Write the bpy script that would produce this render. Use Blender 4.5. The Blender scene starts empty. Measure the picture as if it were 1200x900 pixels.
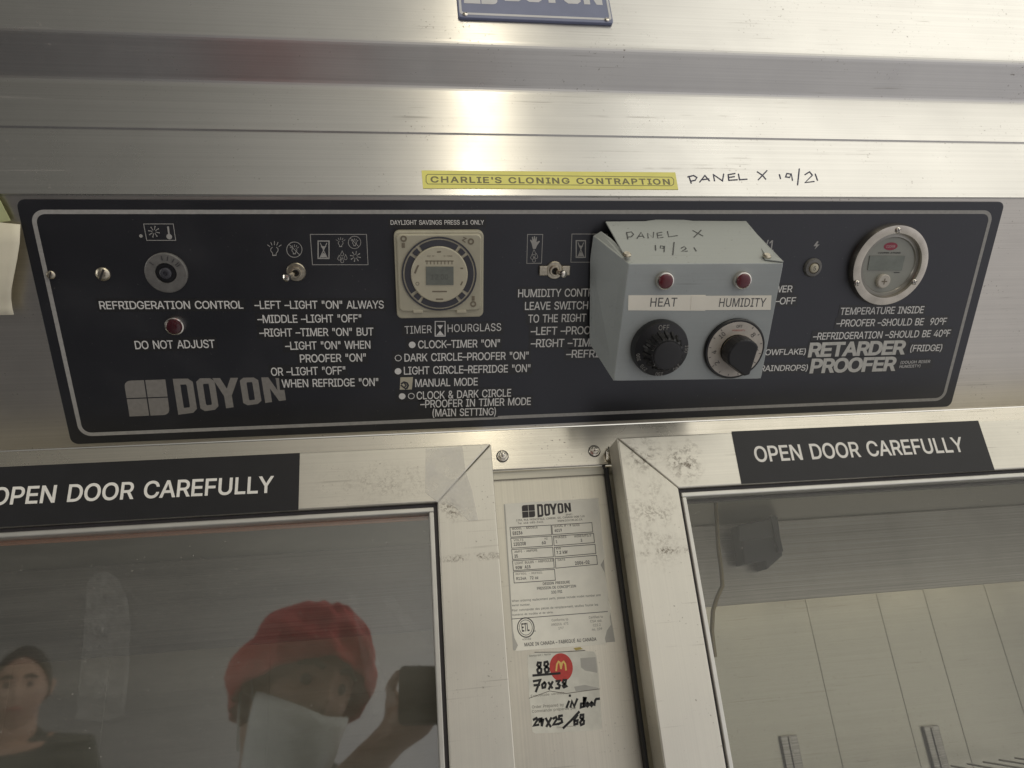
import bpy, bmesh, math, random, json
from mathutils import Vector, Matrix
from mathutils.geometry import delaunay_2d_cdt
random.seed(7)
C = bpy.context.scene.collection
SC = bpy.context.scene
PI = math.pi

# ---------------------------------------------------------------- camera
FPX = 830.8                                    # focal length in photo pixels (1200 wide)
ROT = ((0.989247, -0.119718, -0.084017), (-0.034247, 0.368867, -0.928851), (0.142191, 0.92174, 0.3608))   # right, down, forward
cam_d = bpy.data.cameras.new('camera'); cam = bpy.data.objects.new('camera', cam_d); C.objects.link(cam)
r, d, f = [Vector(v) for v in ROT]
cam.matrix_world = Matrix(((r.x, -d.x, -f.x, 0), (r.y, -d.y, -f.y, 0), (r.z, -d.z, -f.z, 0), (0, 0, 0, 1)))
cam_d.sensor_width = 36.0; cam_d.lens = 36.0 * FPX / 1200
cam_d.clip_start = 0.01; cam_d.clip_end = 100
SC.camera = cam
SC.view_settings.view_transform = 'Standard'; SC.view_settings.look = 'None'
SC.view_settings.exposure = 0.12; SC.view_settings.gamma = 1.0

# ---------------------------------------------------------------- room light (indoors)
W = bpy.data.worlds.new('World'); SC.world = W; W.use_nodes = True
def world():
    nt = W.node_tree; nt.nodes.clear(); N = nt.nodes.new; L = nt.links.new
    out = N('ShaderNodeOutputWorld'); bg = N('ShaderNodeBackground'); L(bg.outputs[0], out.inputs[0])
    tc = N('ShaderNodeTexCoord'); sp = N('ShaderNodeSeparateXYZ'); L(tc.outputs['Generated'], sp.inputs[0])
    rx = N('ShaderNodeValToRGB'); mx = N('ShaderNodeMapRange')            # dim room on one side, bright on the other
    mx.inputs['From Min'].default_value = -1; mx.inputs['From Max'].default_value = 1
    L(sp.outputs['X'], mx.inputs['Value']); L(mx.outputs[0], rx.inputs[0])
    e = rx.color_ramp; e.elements[0].position = 0.0; e.elements[0].color = (.07, .07, .07, 1)
    e.elements[1].position = 1.0; e.elements[1].color = (.85, .85, .85, 1)
    for p, v in ((.22, .105), (.36, .21), (.48, .46), (.60, .70), (.80, .84)):
        k = e.elements.new(p); k.color = (v, v, v, 1)
    rz = N('ShaderNodeValToRGB'); mz = N('ShaderNodeMapRange')            # tint and level with height
    mz.inputs['From Min'].default_value = -1; mz.inputs['From Max'].default_value = 1
    L(sp.outputs['Z'], mz.inputs['Value']); L(mz.outputs[0], rz.inputs[0])
    e = rz.color_ramp; e.elements[0].position = 0.0; e.elements[0].color = (.58, .57, .58, 1)
    e.elements[1].position = 1.0; e.elements[1].color = (1.06, 1.03, .95, 1)
    for p, c in ((.20, (.58, .56, .56)), (.36, (.84, .82, .87)), (.48, (1.12, 1.09, 1.06)), (.58, (1.18, 1.13, 1.00)), (.75, (1.06, 1.03, .93))):
        k = e.elements.new(p); k.color = (*c, 1)
    mu = N('ShaderNodeMix'); mu.data_type = 'RGBA'; mu.blend_type = 'MULTIPLY'; mu.inputs[0].default_value = 1
    L(rx.outputs[0], mu.inputs[6]); L(rz.outputs[0], mu.inputs[7]); L(mu.outputs[2], bg.inputs[0])
    bg.inputs[1].default_value = 0.9
world()

def area(name, loc, target, sx, sy, power, col):
    l = bpy.data.lights.new(name, 'AREA'); l.shape = 'RECTANGLE'; l.size = sx; l.size_y = sy; l.energy = power; l.color = col
    o = bpy.data.objects.new(name, l); C.objects.link(o); o.location = loc
    o.rotation_euler = (Vector(target) - Vector(loc)).to_track_quat('-Z', 'Y').to_euler()
    return o
area('ceiling_lamp', (.268, -1.15, 1.45), (.20, .0, .55), .085, 1.1, 3.0, (1.0, .90, .70))
area('side_light', (2.2, -1.3, 2.3), (.35, .6, .1), 2.6, 1.8, 14, (1.0, .96, .86))
area('side_light', (-2.2, .15, .35), (-.1, -.1, .05), 1.4, 1.2, 12.5, (1.0, .97, .92))  # added fill from the left, no known source; lifts box side and faces
area('cabinet_lamp', (.62, .980, .085), (.62, 1.06, -.60), .95, .04, .36, (1.0, .92, .74))
area('cabinet_lamp', (-.30, .980, .085), (-.30, 1.06, -.60), .75, .04, .045, (1.0, .92, .74))

# ---------------------------------------------------------------- planes and pixel rays
D = 0.5807                                      # metres from the lens to the door faces
class Plane:
    def __init__(s, y, z, th):
        s.o = Vector((0, y, z)); s.th = th
        s.ey = Vector((0, math.cos(th), math.sin(th))); s.n = Vector((0, -math.sin(th), math.cos(th)))
    def uv(s, px, py, h=0.0):
        a, b = (px - 600) / FPX, (py - 450) / FPX
        dv = r * a + d * b + f
        o = s.o + s.n * h; t = o.dot(s.n) / dv.dot(s.n); P = dv * t
        return P.x, (P - o).dot(s.ey)
    def pt(s, u, v, h=0.0): return s.o + Vector((u, 0, 0)) + s.ey * v + s.n * h
ALPHA = 0.74857
PANEL = Plane(.61551, .19987, PI / 2 + ALPHA)   # the sloping control panel, normal down and out
DOOR = Plane(D, 0, PI / 2)
FASCIA = Plane(.4781, 0, PI / 2)
UPPER = Plane(.4531, 0, PI / 2)
HEADER = Plane(.6170, 0, PI / 2)
POST = Plane(.6250, 0, PI / 2)
GLASS = Plane(D + .012, 0, PI / 2)
SHADE_PANEL = Plane(.950, 0, PI / 2)
BACK = Plane(1.050, 0, PI / 2)
WORLD = Plane(0, 0, 0)

# ---------------------------------------------------------------- materials
MATS = {}
def nodes(name):
    m = bpy.data.materials.new(name); m.use_nodes = True; nt = m.node_tree
    return m, nt, nt.nodes['Principled BSDF'], nt.nodes.new, nt.links.new
def plain(name, col, rough=.5, metal=0.0, spec=.5, var=.06, scale=60, bump=0.0, coat=0.0):
    if name in MATS: return MATS[name]
    m, nt, b, N, L = nodes(name)
    tc = N('ShaderNodeTexCoord'); no = N('ShaderNodeTexNoise'); no.inputs['Scale'].default_value = scale; no.inputs['Detail'].default_value = 5
    L(tc.outputs['Object'], no.inputs['Vector'])
    rp = N('ShaderNodeMapRange'); rp.inputs['From Min'].default_value = .3; rp.inputs['From Max'].default_value = .7
    rp.inputs['To Min'].default_value = 1 - var; rp.inputs['To Max'].default_value = 1 + var; L(no.outputs['Fac'], rp.inputs['Value'])
    mx = N('ShaderNodeMix'); mx.data_type = 'RGBA'; mx.blend_type = 'MULTIPLY'; mx.inputs[0].default_value = 1
    mx.inputs[6].default_value = (*col, 1); L(rp.outputs[0], mx.inputs[7]); L(mx.outputs[2], b.inputs['Base Color'])
    b.inputs['Roughness'].default_value = rough; b.inputs['Metallic'].default_value = metal
    b.inputs['Specular IOR Level'].default_value = spec; b.inputs['Coat Weight'].default_value = coat
    if bump:
        bp = N('ShaderNodeBump'); bp.inputs['Strength'].default_value = bump; bp.inputs['Distance'].default_value = .001
        L(no.outputs['Fac'], bp.inputs['Height']); L(bp.outputs[0], b.inputs['Normal'])
    MATS[name] = m; return m
def steel(name, col, rough, aniso=.75, axis='X', lines=.10, spots=(), smudge=.10, bump=.02, metal=1.0, dirt=(.10, .075, .045), dirtmax=.88, ubend=0.0, coord='Object'):
    """brushed sheet; axis = direction of the brush lines in object space; spots = (centre, radius, density) patches of speckled wear."""
    m, nt, b, N, L = nodes(name)
    tc = N('ShaderNodeTexCoord'); src = tc.outputs[coord]
    mp = N('ShaderNodeMapping'); L(src, mp.inputs[0])
    mp.inputs['Scale'].default_value = {'X': (2.5, 700, 700), 'Y': (700, 2.5, 700)}[axis]
    no = N('ShaderNodeTexNoise'); no.inputs['Scale'].default_value = 1; no.inputs['Detail'].default_value = 3; L(mp.outputs[0], no.inputs['Vector'])
    sm = N('ShaderNodeTexNoise'); sm.inputs['Scale'].default_value = 9; sm.inputs['Detail'].default_value = 8; sm.inputs['Roughness'].default_value = .62; L(src, sm.inputs['Vector'])
    def rng(s, a, c, lo=.3, hi=.7):
        q = N('ShaderNodeMapRange'); q.inputs['From Min'].default_value = lo; q.inputs['From Max'].default_value = hi
        q.inputs['To Min'].default_value = a; q.inputs['To Max'].default_value = c; L(s, q.inputs['Value']); return q.outputs[0]
    def mul(a, c):
        q = N('ShaderNodeMath'); q.operation = 'MULTIPLY'
        for i, x in enumerate((a, c)):
            if isinstance(x, (int, float)): q.inputs[i].default_value = x
            else: L(x, q.inputs[i])
        return q.outputs[0]
    tone = mul(rng(no.outputs['Fac'], 1 - lines, 1 + lines), rng(sm.outputs['Fac'], 1 - smudge, 1 + smudge * .6))
    mx = N('ShaderNodeMix'); mx.data_type = 'RGBA'; mx.blend_type = 'MULTIPLY'; mx.inputs[0].default_value = 1
    mx.inputs[6].default_value = (*col, 1); L(tone, mx.inputs[7]); colour = mx.outputs[2]
    ro = N('ShaderNodeMath'); ro.operation = 'ADD'; L(rng(sm.outputs['Fac'], -.05, .08), ro.inputs[0]); ro.inputs[1].default_value = rough
    rough_s = ro.outputs[0]; metal_s = None
    mask = None
    for si, (c, rad, dens) in enumerate(spots):                         # worn, rusty speckles with a shape of their own
        mv = N('ShaderNodeMapping'); mv.vector_type = 'TEXTURE'; mv.inputs['Location'].default_value = c; mv.inputs['Scale'].default_value = rad; L(src, mv.inputs[0])
        ln = N('ShaderNodeVectorMath'); ln.operation = 'LENGTH'; L(mv.outputs[0], ln.inputs[0])
        fall = rng(ln.outputs['Value'], dens, 0, .15, 1.0)
        sp = N('ShaderNodeTexNoise'); sp.inputs['Scale'].default_value = 150 + 75 * si; sp.inputs['Detail'].default_value = 8; sp.inputs['Roughness'].default_value = .78; sp.inputs['Distortion'].default_value = .6; L(src, sp.inputs['Vector'])
        s2 = N('ShaderNodeTexNoise'); s2.inputs['Scale'].default_value = 70; s2.inputs['Detail'].default_value = 4; L(src, s2.inputs['Vector'])
        k = mul(mul(rng(sp.outputs['Fac'], 0, 1, .47, .58), rng(s2.outputs['Fac'], 0, 1, .38, .54)), fall)
        if mask is None: mask = k
        else:
            a = N('ShaderNodeMath'); a.operation = 'MAXIMUM'; L(mask, a.inputs[0]); L(k, a.inputs[1]); mask = a.outputs[0]
    # fine scattered scuffs everywhere
    sc = N('ShaderNodeTexNoise'); sc.inputs['Scale'].default_value = 420; sc.inputs['Detail'].default_value = 2
    s3 = N('ShaderNodeTexNoise'); s3.inputs['Scale'].default_value = 25; s3.inputs['Detail'].default_value = 3
    L(src, sc.inputs['Vector']); L(src, s3.inputs['Vector'])
    k = mul(mul(rng(sc.outputs['Fac'], 0, 1, .66, .74), rng(s3.outputs['Fac'], 0, 1, .5, .65)), .7)
    if mask is None: mask = k
    else:
        a = N('ShaderNodeMath'); a.operation = 'MAXIMUM'; L(mask, a.inputs[0]); L(k, a.inputs[1]); mask = a.outputs[0]
    for ang, off in ((.5, 0.0), (-.9, 3.0)):             # a few fine scratches and wipe marks
        mr = N('ShaderNodeMapping'); mr.inputs['Rotation'].default_value = (ang * .2, ang * .5, ang); mr.inputs['Location'].default_value = (off, off, off); mr.inputs['Scale'].default_value = (9, 420, 420); L(src, mr.inputs[0])
        ns = N('ShaderNodeTexNoise'); ns.inputs['Scale'].default_value = 1; ns.inputs['Detail'].default_value = 1; L(mr.outputs[0], ns.inputs['Vector'])
        ks = mul(mul(rng(ns.outputs['Fac'], 0, 1, .70, .76), rng(s3.outputs['Fac'], 0, 1, .46, .62)), .28)
        a = N('ShaderNodeMath'); a.operation = 'MAXIMUM'; L(mask, a.inputs[0]); L(ks, a.inputs[1]); mask = a.outputs[0]
    mc = N('ShaderNodeMath'); mc.operation = 'MINIMUM'; L(mask, mc.inputs[0]); mc.inputs[1].default_value = dirtmax; mask = mc.outputs[0]
    m2 = N('ShaderNodeMix'); m2.data_type = 'RGBA'; L(mask, m2.inputs[0]); L(colour, m2.inputs[6]); m2.inputs[7].default_value = (*dirt, 1)
    L(m2.outputs[2], b.inputs['Base Color'])
    inv = N('ShaderNodeMath'); inv.operation = 'MULTIPLY_ADD'; L(mask, inv.inputs[0]); inv.inputs[1].default_value = -metal; inv.inputs[2].default_value = metal
    L(inv.outputs[0], b.inputs['Metallic']); L(rough_s, b.inputs['Roughness'])
    if aniso:
        b.inputs['Anisotropic'].default_value = aniso
        tg = N('ShaderNodeTangent'); tg.direction_type = 'RADIAL'; tg.axis = axis; L(tg.outputs[0], b.inputs['Tangent'])
    bp = N('ShaderNodeBump'); bp.inputs['Strength'].default_value = bump; bp.inputs['Distance'].default_value = .0006
    L(no.outputs['Fac'], bp.inputs['Height'])
    b2 = N('ShaderNodeBump'); b2.inputs['Strength'].default_value = .05; b2.inputs['Distance'].default_value = .004
    l2 = N('ShaderNodeTexNoise'); l2.inputs['Scale'].default_value = 5; l2.inputs['Detail'].default_value = 2; L(src, l2.inputs['Vector'])
    L(l2.outputs['Fac'], b2.inputs['Height']); L(bp.outputs[0], b2.inputs['Normal']); L(b2.outputs[0], b.inputs['Normal'])
    MATS[name] = m; return m
def panel_black():
    m, nt, b, N, L = nodes('panel_black')
    tc = N('ShaderNodeTexCoord'); no = N('ShaderNodeTexNoise'); no.inputs['Scale'].default_value = 14; no.inputs['Detail'].default_value = 7
    L(tc.outputs['Object'], no.inputs['Vector'])
    sp = N('ShaderNodeTexNoise'); sp.inputs['Scale'].default_value = 420; sp.inputs['Detail'].default_value = 3; L(tc.outputs['Object'], sp.inputs['Vector'])
    a = N('ShaderNodeMapRange'); a.inputs['From Min'].default_value = .69; a.inputs['From Max'].default_value = .76; L(sp.outputs['Fac'], a.inputs['Value'])
    mx = N('ShaderNodeMix'); mx.data_type = 'RGBA'; L(a.outputs[0], mx.inputs[0]); mx.inputs[6].default_value = (.0050, .0050, .0062, 1); mx.inputs[7].default_value = (.07, .068, .065, 1)
    L(mx.outputs[2], b.inputs['Base Color'])
    du = N('ShaderNodeMapRange'); du.inputs['From Min'].default_value = .50; du.inputs['From Max'].default_value = .80; du.inputs['To Max'].default_value = .10; L(no.outputs['Fac'], du.inputs['Value'])
    m3 = N('ShaderNodeMix'); m3.data_type = 'RGBA'; L(du.outputs[0], m3.inputs[0]); L(mx.outputs[2], m3.inputs[6]); m3.inputs[7].default_value = (.10, .098, .09, 1); L(m3.outputs[2], b.inputs['Base Color'])
    rr = N('ShaderNodeMapRange'); rr.inputs['From Min'].default_value = .3; rr.inputs['From Max'].default_value = .7
    rr.inputs['To Min'].default_value = .34; rr.inputs['To Max'].default_value = .50; L(no.outputs['Fac'], rr.inputs['Value']); L(rr.outputs[0], b.inputs['Roughness']); b.inputs['Specular IOR Level'].default_value = 1.0; b.inputs['Specular Tint'].default_value = (.90, .92, 1.0, 1)
    MATS['panel_black'] = m; return m
def glass(name, tint, refl, smear=.3, soft=.03):
    m, nt, b, N, L = nodes(name); nt.nodes.remove(b); out = nt.nodes['Material Output']
    tr = N('ShaderNodeBsdfTransparent'); tr.inputs[0].default_value = (*tint, 1)
    gl = N('ShaderNodeBsdfGlossy'); gl.inputs['Roughness'].default_value = soft; gl.inputs['Color'].default_value = (1, 1, 1, 1)
    ge = N('ShaderNodeNewGeometry'); dt = N('ShaderNodeVectorMath'); dt.operation = 'DOT_PRODUCT'; L(ge.outputs['Normal'], dt.inputs[0]); L(ge.outputs['Incoming'], dt.inputs[1])
    ab = N('ShaderNodeMath'); ab.operation = 'ABSOLUTE'; L(dt.outputs['Value'], ab.inputs[0])          # Schlick, the same on both faces of the pane
    om = N('ShaderNodeMath'); om.operation = 'SUBTRACT'; om.inputs[0].default_value = 1.0; L(ab.outputs[0], om.inputs[1])
    pw = N('ShaderNodeMath'); pw.operation = 'POWER'; L(om.outputs[0], pw.inputs[0]); pw.inputs[1].default_value = 5
    ad = N('ShaderNodeMath'); ad.operation = 'MULTIPLY_ADD'; L(pw.outputs[0], ad.inputs[0]); ad.inputs[1].default_value = .9; ad.inputs[2].default_value = .04 + refl
    mx = N('ShaderNodeMixShader'); L(ad.outputs[0], mx.inputs[0]); L(tr.outputs[0], mx.inputs[1]); L(gl.outputs[0], mx.inputs[2])
    df = N('ShaderNodeBsdfDiffuse'); df.inputs[0].default_value = (.62, .60, .54, 1)                  # dust and wiping marks
    tc = N('ShaderNodeTexCoord'); mp = N('ShaderNodeMapping'); mp.inputs['Scale'].default_value = (3, 22, 3); L(tc.outputs['Object'], mp.inputs[0])
    n1 = N('ShaderNodeTexNoise'); n1.inputs['Scale'].default_value = 2.2; n1.inputs['Detail'].default_value = 8; n1.inputs['Roughness'].default_value = .65; L(mp.outputs[0], n1.inputs['Vector'])
    n2 = N('ShaderNodeTexNoise'); n2.inputs['Scale'].default_value = 500; n2.inputs['Detail'].default_value = 1; L(tc.outputs['Object'], n2.inputs['Vector'])
    a = N('ShaderNodeMapRange'); a.inputs['From Min'].default_value = .35; a.inputs['From Max'].default_value = .75; a.inputs['To Min'].default_value = .01; a.inputs['To Max'].default_value = .12 * smear * 3; L(n1.outputs['Fac'], a.inputs['Value'])
    c = N('ShaderNodeMapRange'); c.inputs['From Min'].default_value = .74; c.inputs['From Max'].default_value = .80; c.inputs['To Max'].default_value = .5; L(n2.outputs['Fac'], c.inputs['Value'])
    s = N('ShaderNodeMath'); s.operation = 'ADD'; s.use_clamp = True; L(a.outputs[0], s.inputs[0]); L(c.outputs[0], s.inputs[1])
    m2 = N('ShaderNodeMixShader'); L(s.outputs[0], m2.inputs[0]); L(mx.outputs[0], m2.inputs[1]); L(df.outputs[0], m2.inputs[2])
    L(m2.outputs[0], out.inputs[0]); MATS[name] = m; return m
def film(name, col, alpha, rough=.25, bump=.0, scale=120):
    m, nt, b, N, L = nodes(name); b.inputs['Base Color'].default_value = (*col, 1); b.inputs['Alpha'].default_value = alpha; b.inputs['Roughness'].default_value = rough
    tc = N('ShaderNodeTexCoord'); n1 = N('ShaderNodeTexNoise'); n1.inputs['Scale'].default_value = scale; n1.inputs['Detail'].default_value = 4; L(tc.outputs['Object'], n1.inputs['Vector'])
    a = N('ShaderNodeMapRange'); a.inputs['From Min'].default_value = .35; a.inputs['From Max'].default_value = .7; a.inputs['To Min'].default_value = alpha * .6; a.inputs['To Max'].default_value = min(1, alpha * 1.5); L(n1.outputs['Fac'], a.inputs['Value']); L(a.outputs[0], b.inputs['Alpha'])
    if bump:
        bp = N('ShaderNodeBump'); bp.inputs['Strength'].default_value = bump; bp.inputs['Distance'].default_value = .004; L(n1.outputs['Fac'], bp.inputs['Height']); L(bp.outputs[0], b.inputs['Normal'])
    MATS[name] = m; return m

M_HOOD = steel('brushed_stainless', (.61, .60, .575), .30, .80, 'X', .05, smudge=.06, spots=())
M_SLOPE = steel('brushed_stainless_dull', (.66, .63, .575), .36, .6, 'X', .05, smudge=.07)
M_HEAD = steel('header_stainless', (.76, .72, .63), .24, .7, 'X', .05, smudge=.10)
M_PANEL = panel_black()
M_STRIP = plain('strip_black', (.0058, .0058, .0064), .42, spec=.9, var=.1)
M_WHITE = plain('print_white', (.42, .41, .39), .55, var=.12, scale=900)
M_GREYPRINT = plain('print_grey', (.40, .39, .365), .6, var=.10, scale=300)
M_LOGO = plain('logo_grey', (.26, .245, .22), .6, var=.08, scale=300)
M_STRIPTEXT = plain('strip_lettering', (.80, .79, .75), .5, var=.08, scale=600)
M_SIGN = plain('sign_black', (.010, .010, .012), .46, var=.15)
M_BIGTEXT = plain('bold_lettering', (.62, .61, .56), .55, var=.10, scale=300)
M_SIGNTXT = plain('sign_lettering', (.88, .86, .80), .5)
M_GLASS_L = glass('door_glass', (.94, .94, .91), -.008, .10)
M_GLASS_D = glass('smeared_door_glass', (.88, .88, .85), .095, .17, .030)
M_RUBBER = plain('black_rubber', (.015, .015, .017), .6)
M_BEAD = plain('bead_aluminium', (.70, .69, .64), .38, metal=.7)
M_GROOVE = plain('groove_grey', (.06, .055, .06), .5)
M_CHROME = plain('chrome', (.78, .74, .66), .18, metal=1, var=.08, scale=200)
M_BRASSY = plain('nickel_aged', (.55, .50, .40), .32, metal=1, var=.22, scale=400)
M_DARKMETAL = plain('dark_metal', (.10, .095, .09), .4, metal=.8)
M_DIALGREY = plain('dial_grey', (.155, .15, .14), .45, var=.15, scale=250)
M_RED = plain('lens_red', (.055, .008, .012), .22, spec=.6, coat=.3)
M_REDBOX = plain('lens_red_bright', (.115, .010, .016), .25, spec=.6, coat=.3)
M_CREAM = plain('cream_plastic', (.47, .44, .33), .4, var=.06, scale=80)
M_CREAM2 = plain('cream_dial', (.54, .50, .375), .42, var=.05, scale=90)
M_RINGDARK = plain('dial_ring_dark', (.055, .055, .065), .4, var=.15)
M_LCD = plain('lcd_grey', (.17, .18, .155), .22, spec=.5, var=.10, scale=200)
M_LCD2 = plain('lcd_green_grey', (.22, .24, .21), .2, spec=.5, var=.12, scale=120)
M_INK = plain('printed_ink', (.05, .048, .05), .6)
M_INKBROWN = plain('faded_ink', (.20, .17, .12), .6)
M_BOX = steel('box_grey_paint', (.385, .415, .41), .44, 0, 'X', .02, smudge=.13, bump=.0, metal=0.0, dirt=(.09, .085, .07), dirtmax=.5)
M_BOXLID = steel('box_grey_paint_lid', (.40, .42, .39), .5, 0, 'X', .015, smudge=.05, bump=.0, metal=0.0, dirt=(.12, .11, .08), dirtmax=.4)
M_LABELW = plain('label_white', (.90, .86, .74), .5, var=.03)
M_LABELTXT = plain('label_lettering', (.10, .10, .10), .5)
M_KNOB = plain('knob_black', (.010, .010, .011), .34, var=.2)
M_KNOBTOP = plain('knob_cap', (.018, .018, .019), .30, var=.2)
M_KNOBTXT = plain('knob_print', (.34, .33, .30), .6)
M_DIALRING = plain('dial_plate', (.52, .48, .42), .34, var=.10, scale=120)
M_YELLOW = plain('yellow_tape', (.86, .81, .20), .42, var=.05)
M_EMBOSS = plain('embossed_lettering', (.20, .185, .085), .5)
M_MARKER = plain('marker_ink', (.035, .035, .085), .5)
M_PENCIL = plain('pen_ink', (.06, .062, .06), .6)
M_BADGE = plain('badge_blue_reflection', (.19, .215, .33), .35, var=.06)  # badge is black; its blue reflection is put into the base colour
M_BADGEW = plain('badge_white', (.66, .66, .66), .4)
M_PLATE = plain('rating_paper', (.93, .91, .81), .5, var=.05, scale=70)
M_PLATESILVER = plain('torn_backing', (.46, .45, .41), .4, metal=.2, var=.1)
M_PLATEINK = plain('rating_ink', (.055, .05, .05), .6, var=.4, scale=2500)
M_PLATEINK2 = plain('rating_ink_light', (.17, .155, .13), .6, var=.3, scale=2500)
M_PAPER2 = plain('worn_paper', (.74, .73, .65), .6, var=.10, scale=90)
M_REDDOT = plain('sticker_red', (.55, .055, .045), .5, var=.12, scale=300)
M_GOLD = plain('sticker_gold', (.80, .55, .16), .5)
M_BLACKPEN = plain('black_marker', (.012, .012, .012), .5)
M_TAPE = film('clear_tape', (.92, .90, .84), .36, .22, .05, 60)
M_WRAP = film('plastic_wrap', (.85, .85, .80), .032, .10, 1.0, 110)
M_WHITEPAPER = plain('white_paper', (.80, .75, .58), .6, var=.04)
M_GREENPAPER = plain('green_paper', (.55, .58, .30), .6, var=.06)
sp_r = ((.20, .157, .0), (.022, .020, .05), .95)
sp_r2 = ((.236, .150, .0), (.020, .024, .05), 1.0)
sp_crack_r = ((.205, .0735, 0), (.045, .0045, .05), 1.0)
sp_low = ((.20, .10, 0), (.03, .05, .05), .45)
sp_l = ((.030, .118, 0), (.016, .012, .05), 1.0)
sp_l2 = ((-.02, .145, 0), (.07, .02, .05), .35)
sp_crack_l = ((.045, .079, 0), (.04, .004, .05), 1.0)
M_DOOR_H = steel('door_aluminium', (.73, .705, .625), .44, .25, 'X', .035, (sp_r, sp_r2, sp_l, sp_l2), .14, dirt=(.13, .095, .055))
M_DOOR_V = steel('door_aluminium_upright', (.73, .705, .625), .46, .2, 'Y', .025, (sp_r, sp_r2, sp_low, sp_l, sp_crack_r, sp_crack_l), .10, dirt=(.13, .095, .055))
M_POST = steel('post_stainless', (.69, .655, .56), .38, .4, 'Y', .05, (), .14)
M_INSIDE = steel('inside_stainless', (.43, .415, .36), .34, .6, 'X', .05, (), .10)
M_SHADE_DARK = steel('shade_and_dark_steel', (.35, .335, .31), .36, .6, 'X', .24, (), .20)  # darkened to carry the hood's shadow; shelf standards use it as dark steel
M_ORANGE = plain('orange_reflection', (.62, .24, .11), .5)  # colour of the bead's reflection in the left glass
M_WIRE = plain('shelf_wire', (.35, .33, .28), .35, metal=.9)
M_HOSE = plain('hose_tan', (.20, .16, .075), .5)
M_GADGET = plain('gadget_dark', (.018, .019, .024), .5)
M_SKIN = plain('skin', (.46, .29, .22), .5, var=.08, scale=30)
M_CAP = plain('red_cloth', (.50, .03, .035), .75, var=.12, scale=200, bump=.3)
M_SHIRT = plain('grey_shirt', (.07, .075, .07), .85, var=.1, scale=80)
M_TROUSERS = plain('dark_trousers', (.04, .042, .05), .85)
M_MASK = plain('mask_white', (.82, .88, .90), .7, var=.06, scale=300, bump=.4)
M_HAIR = plain('dark_hair', (.02, .016, .013), .6, var=.3, scale=300, bump=.6)
M_PHONE = plain('phone_black', (.012, .012, .013), .3)
M_LENS = plain('phone_lens', (.03, .03, .04), .08)
M_EYE = plain('eye', (.03, .02, .015), .2)

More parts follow.
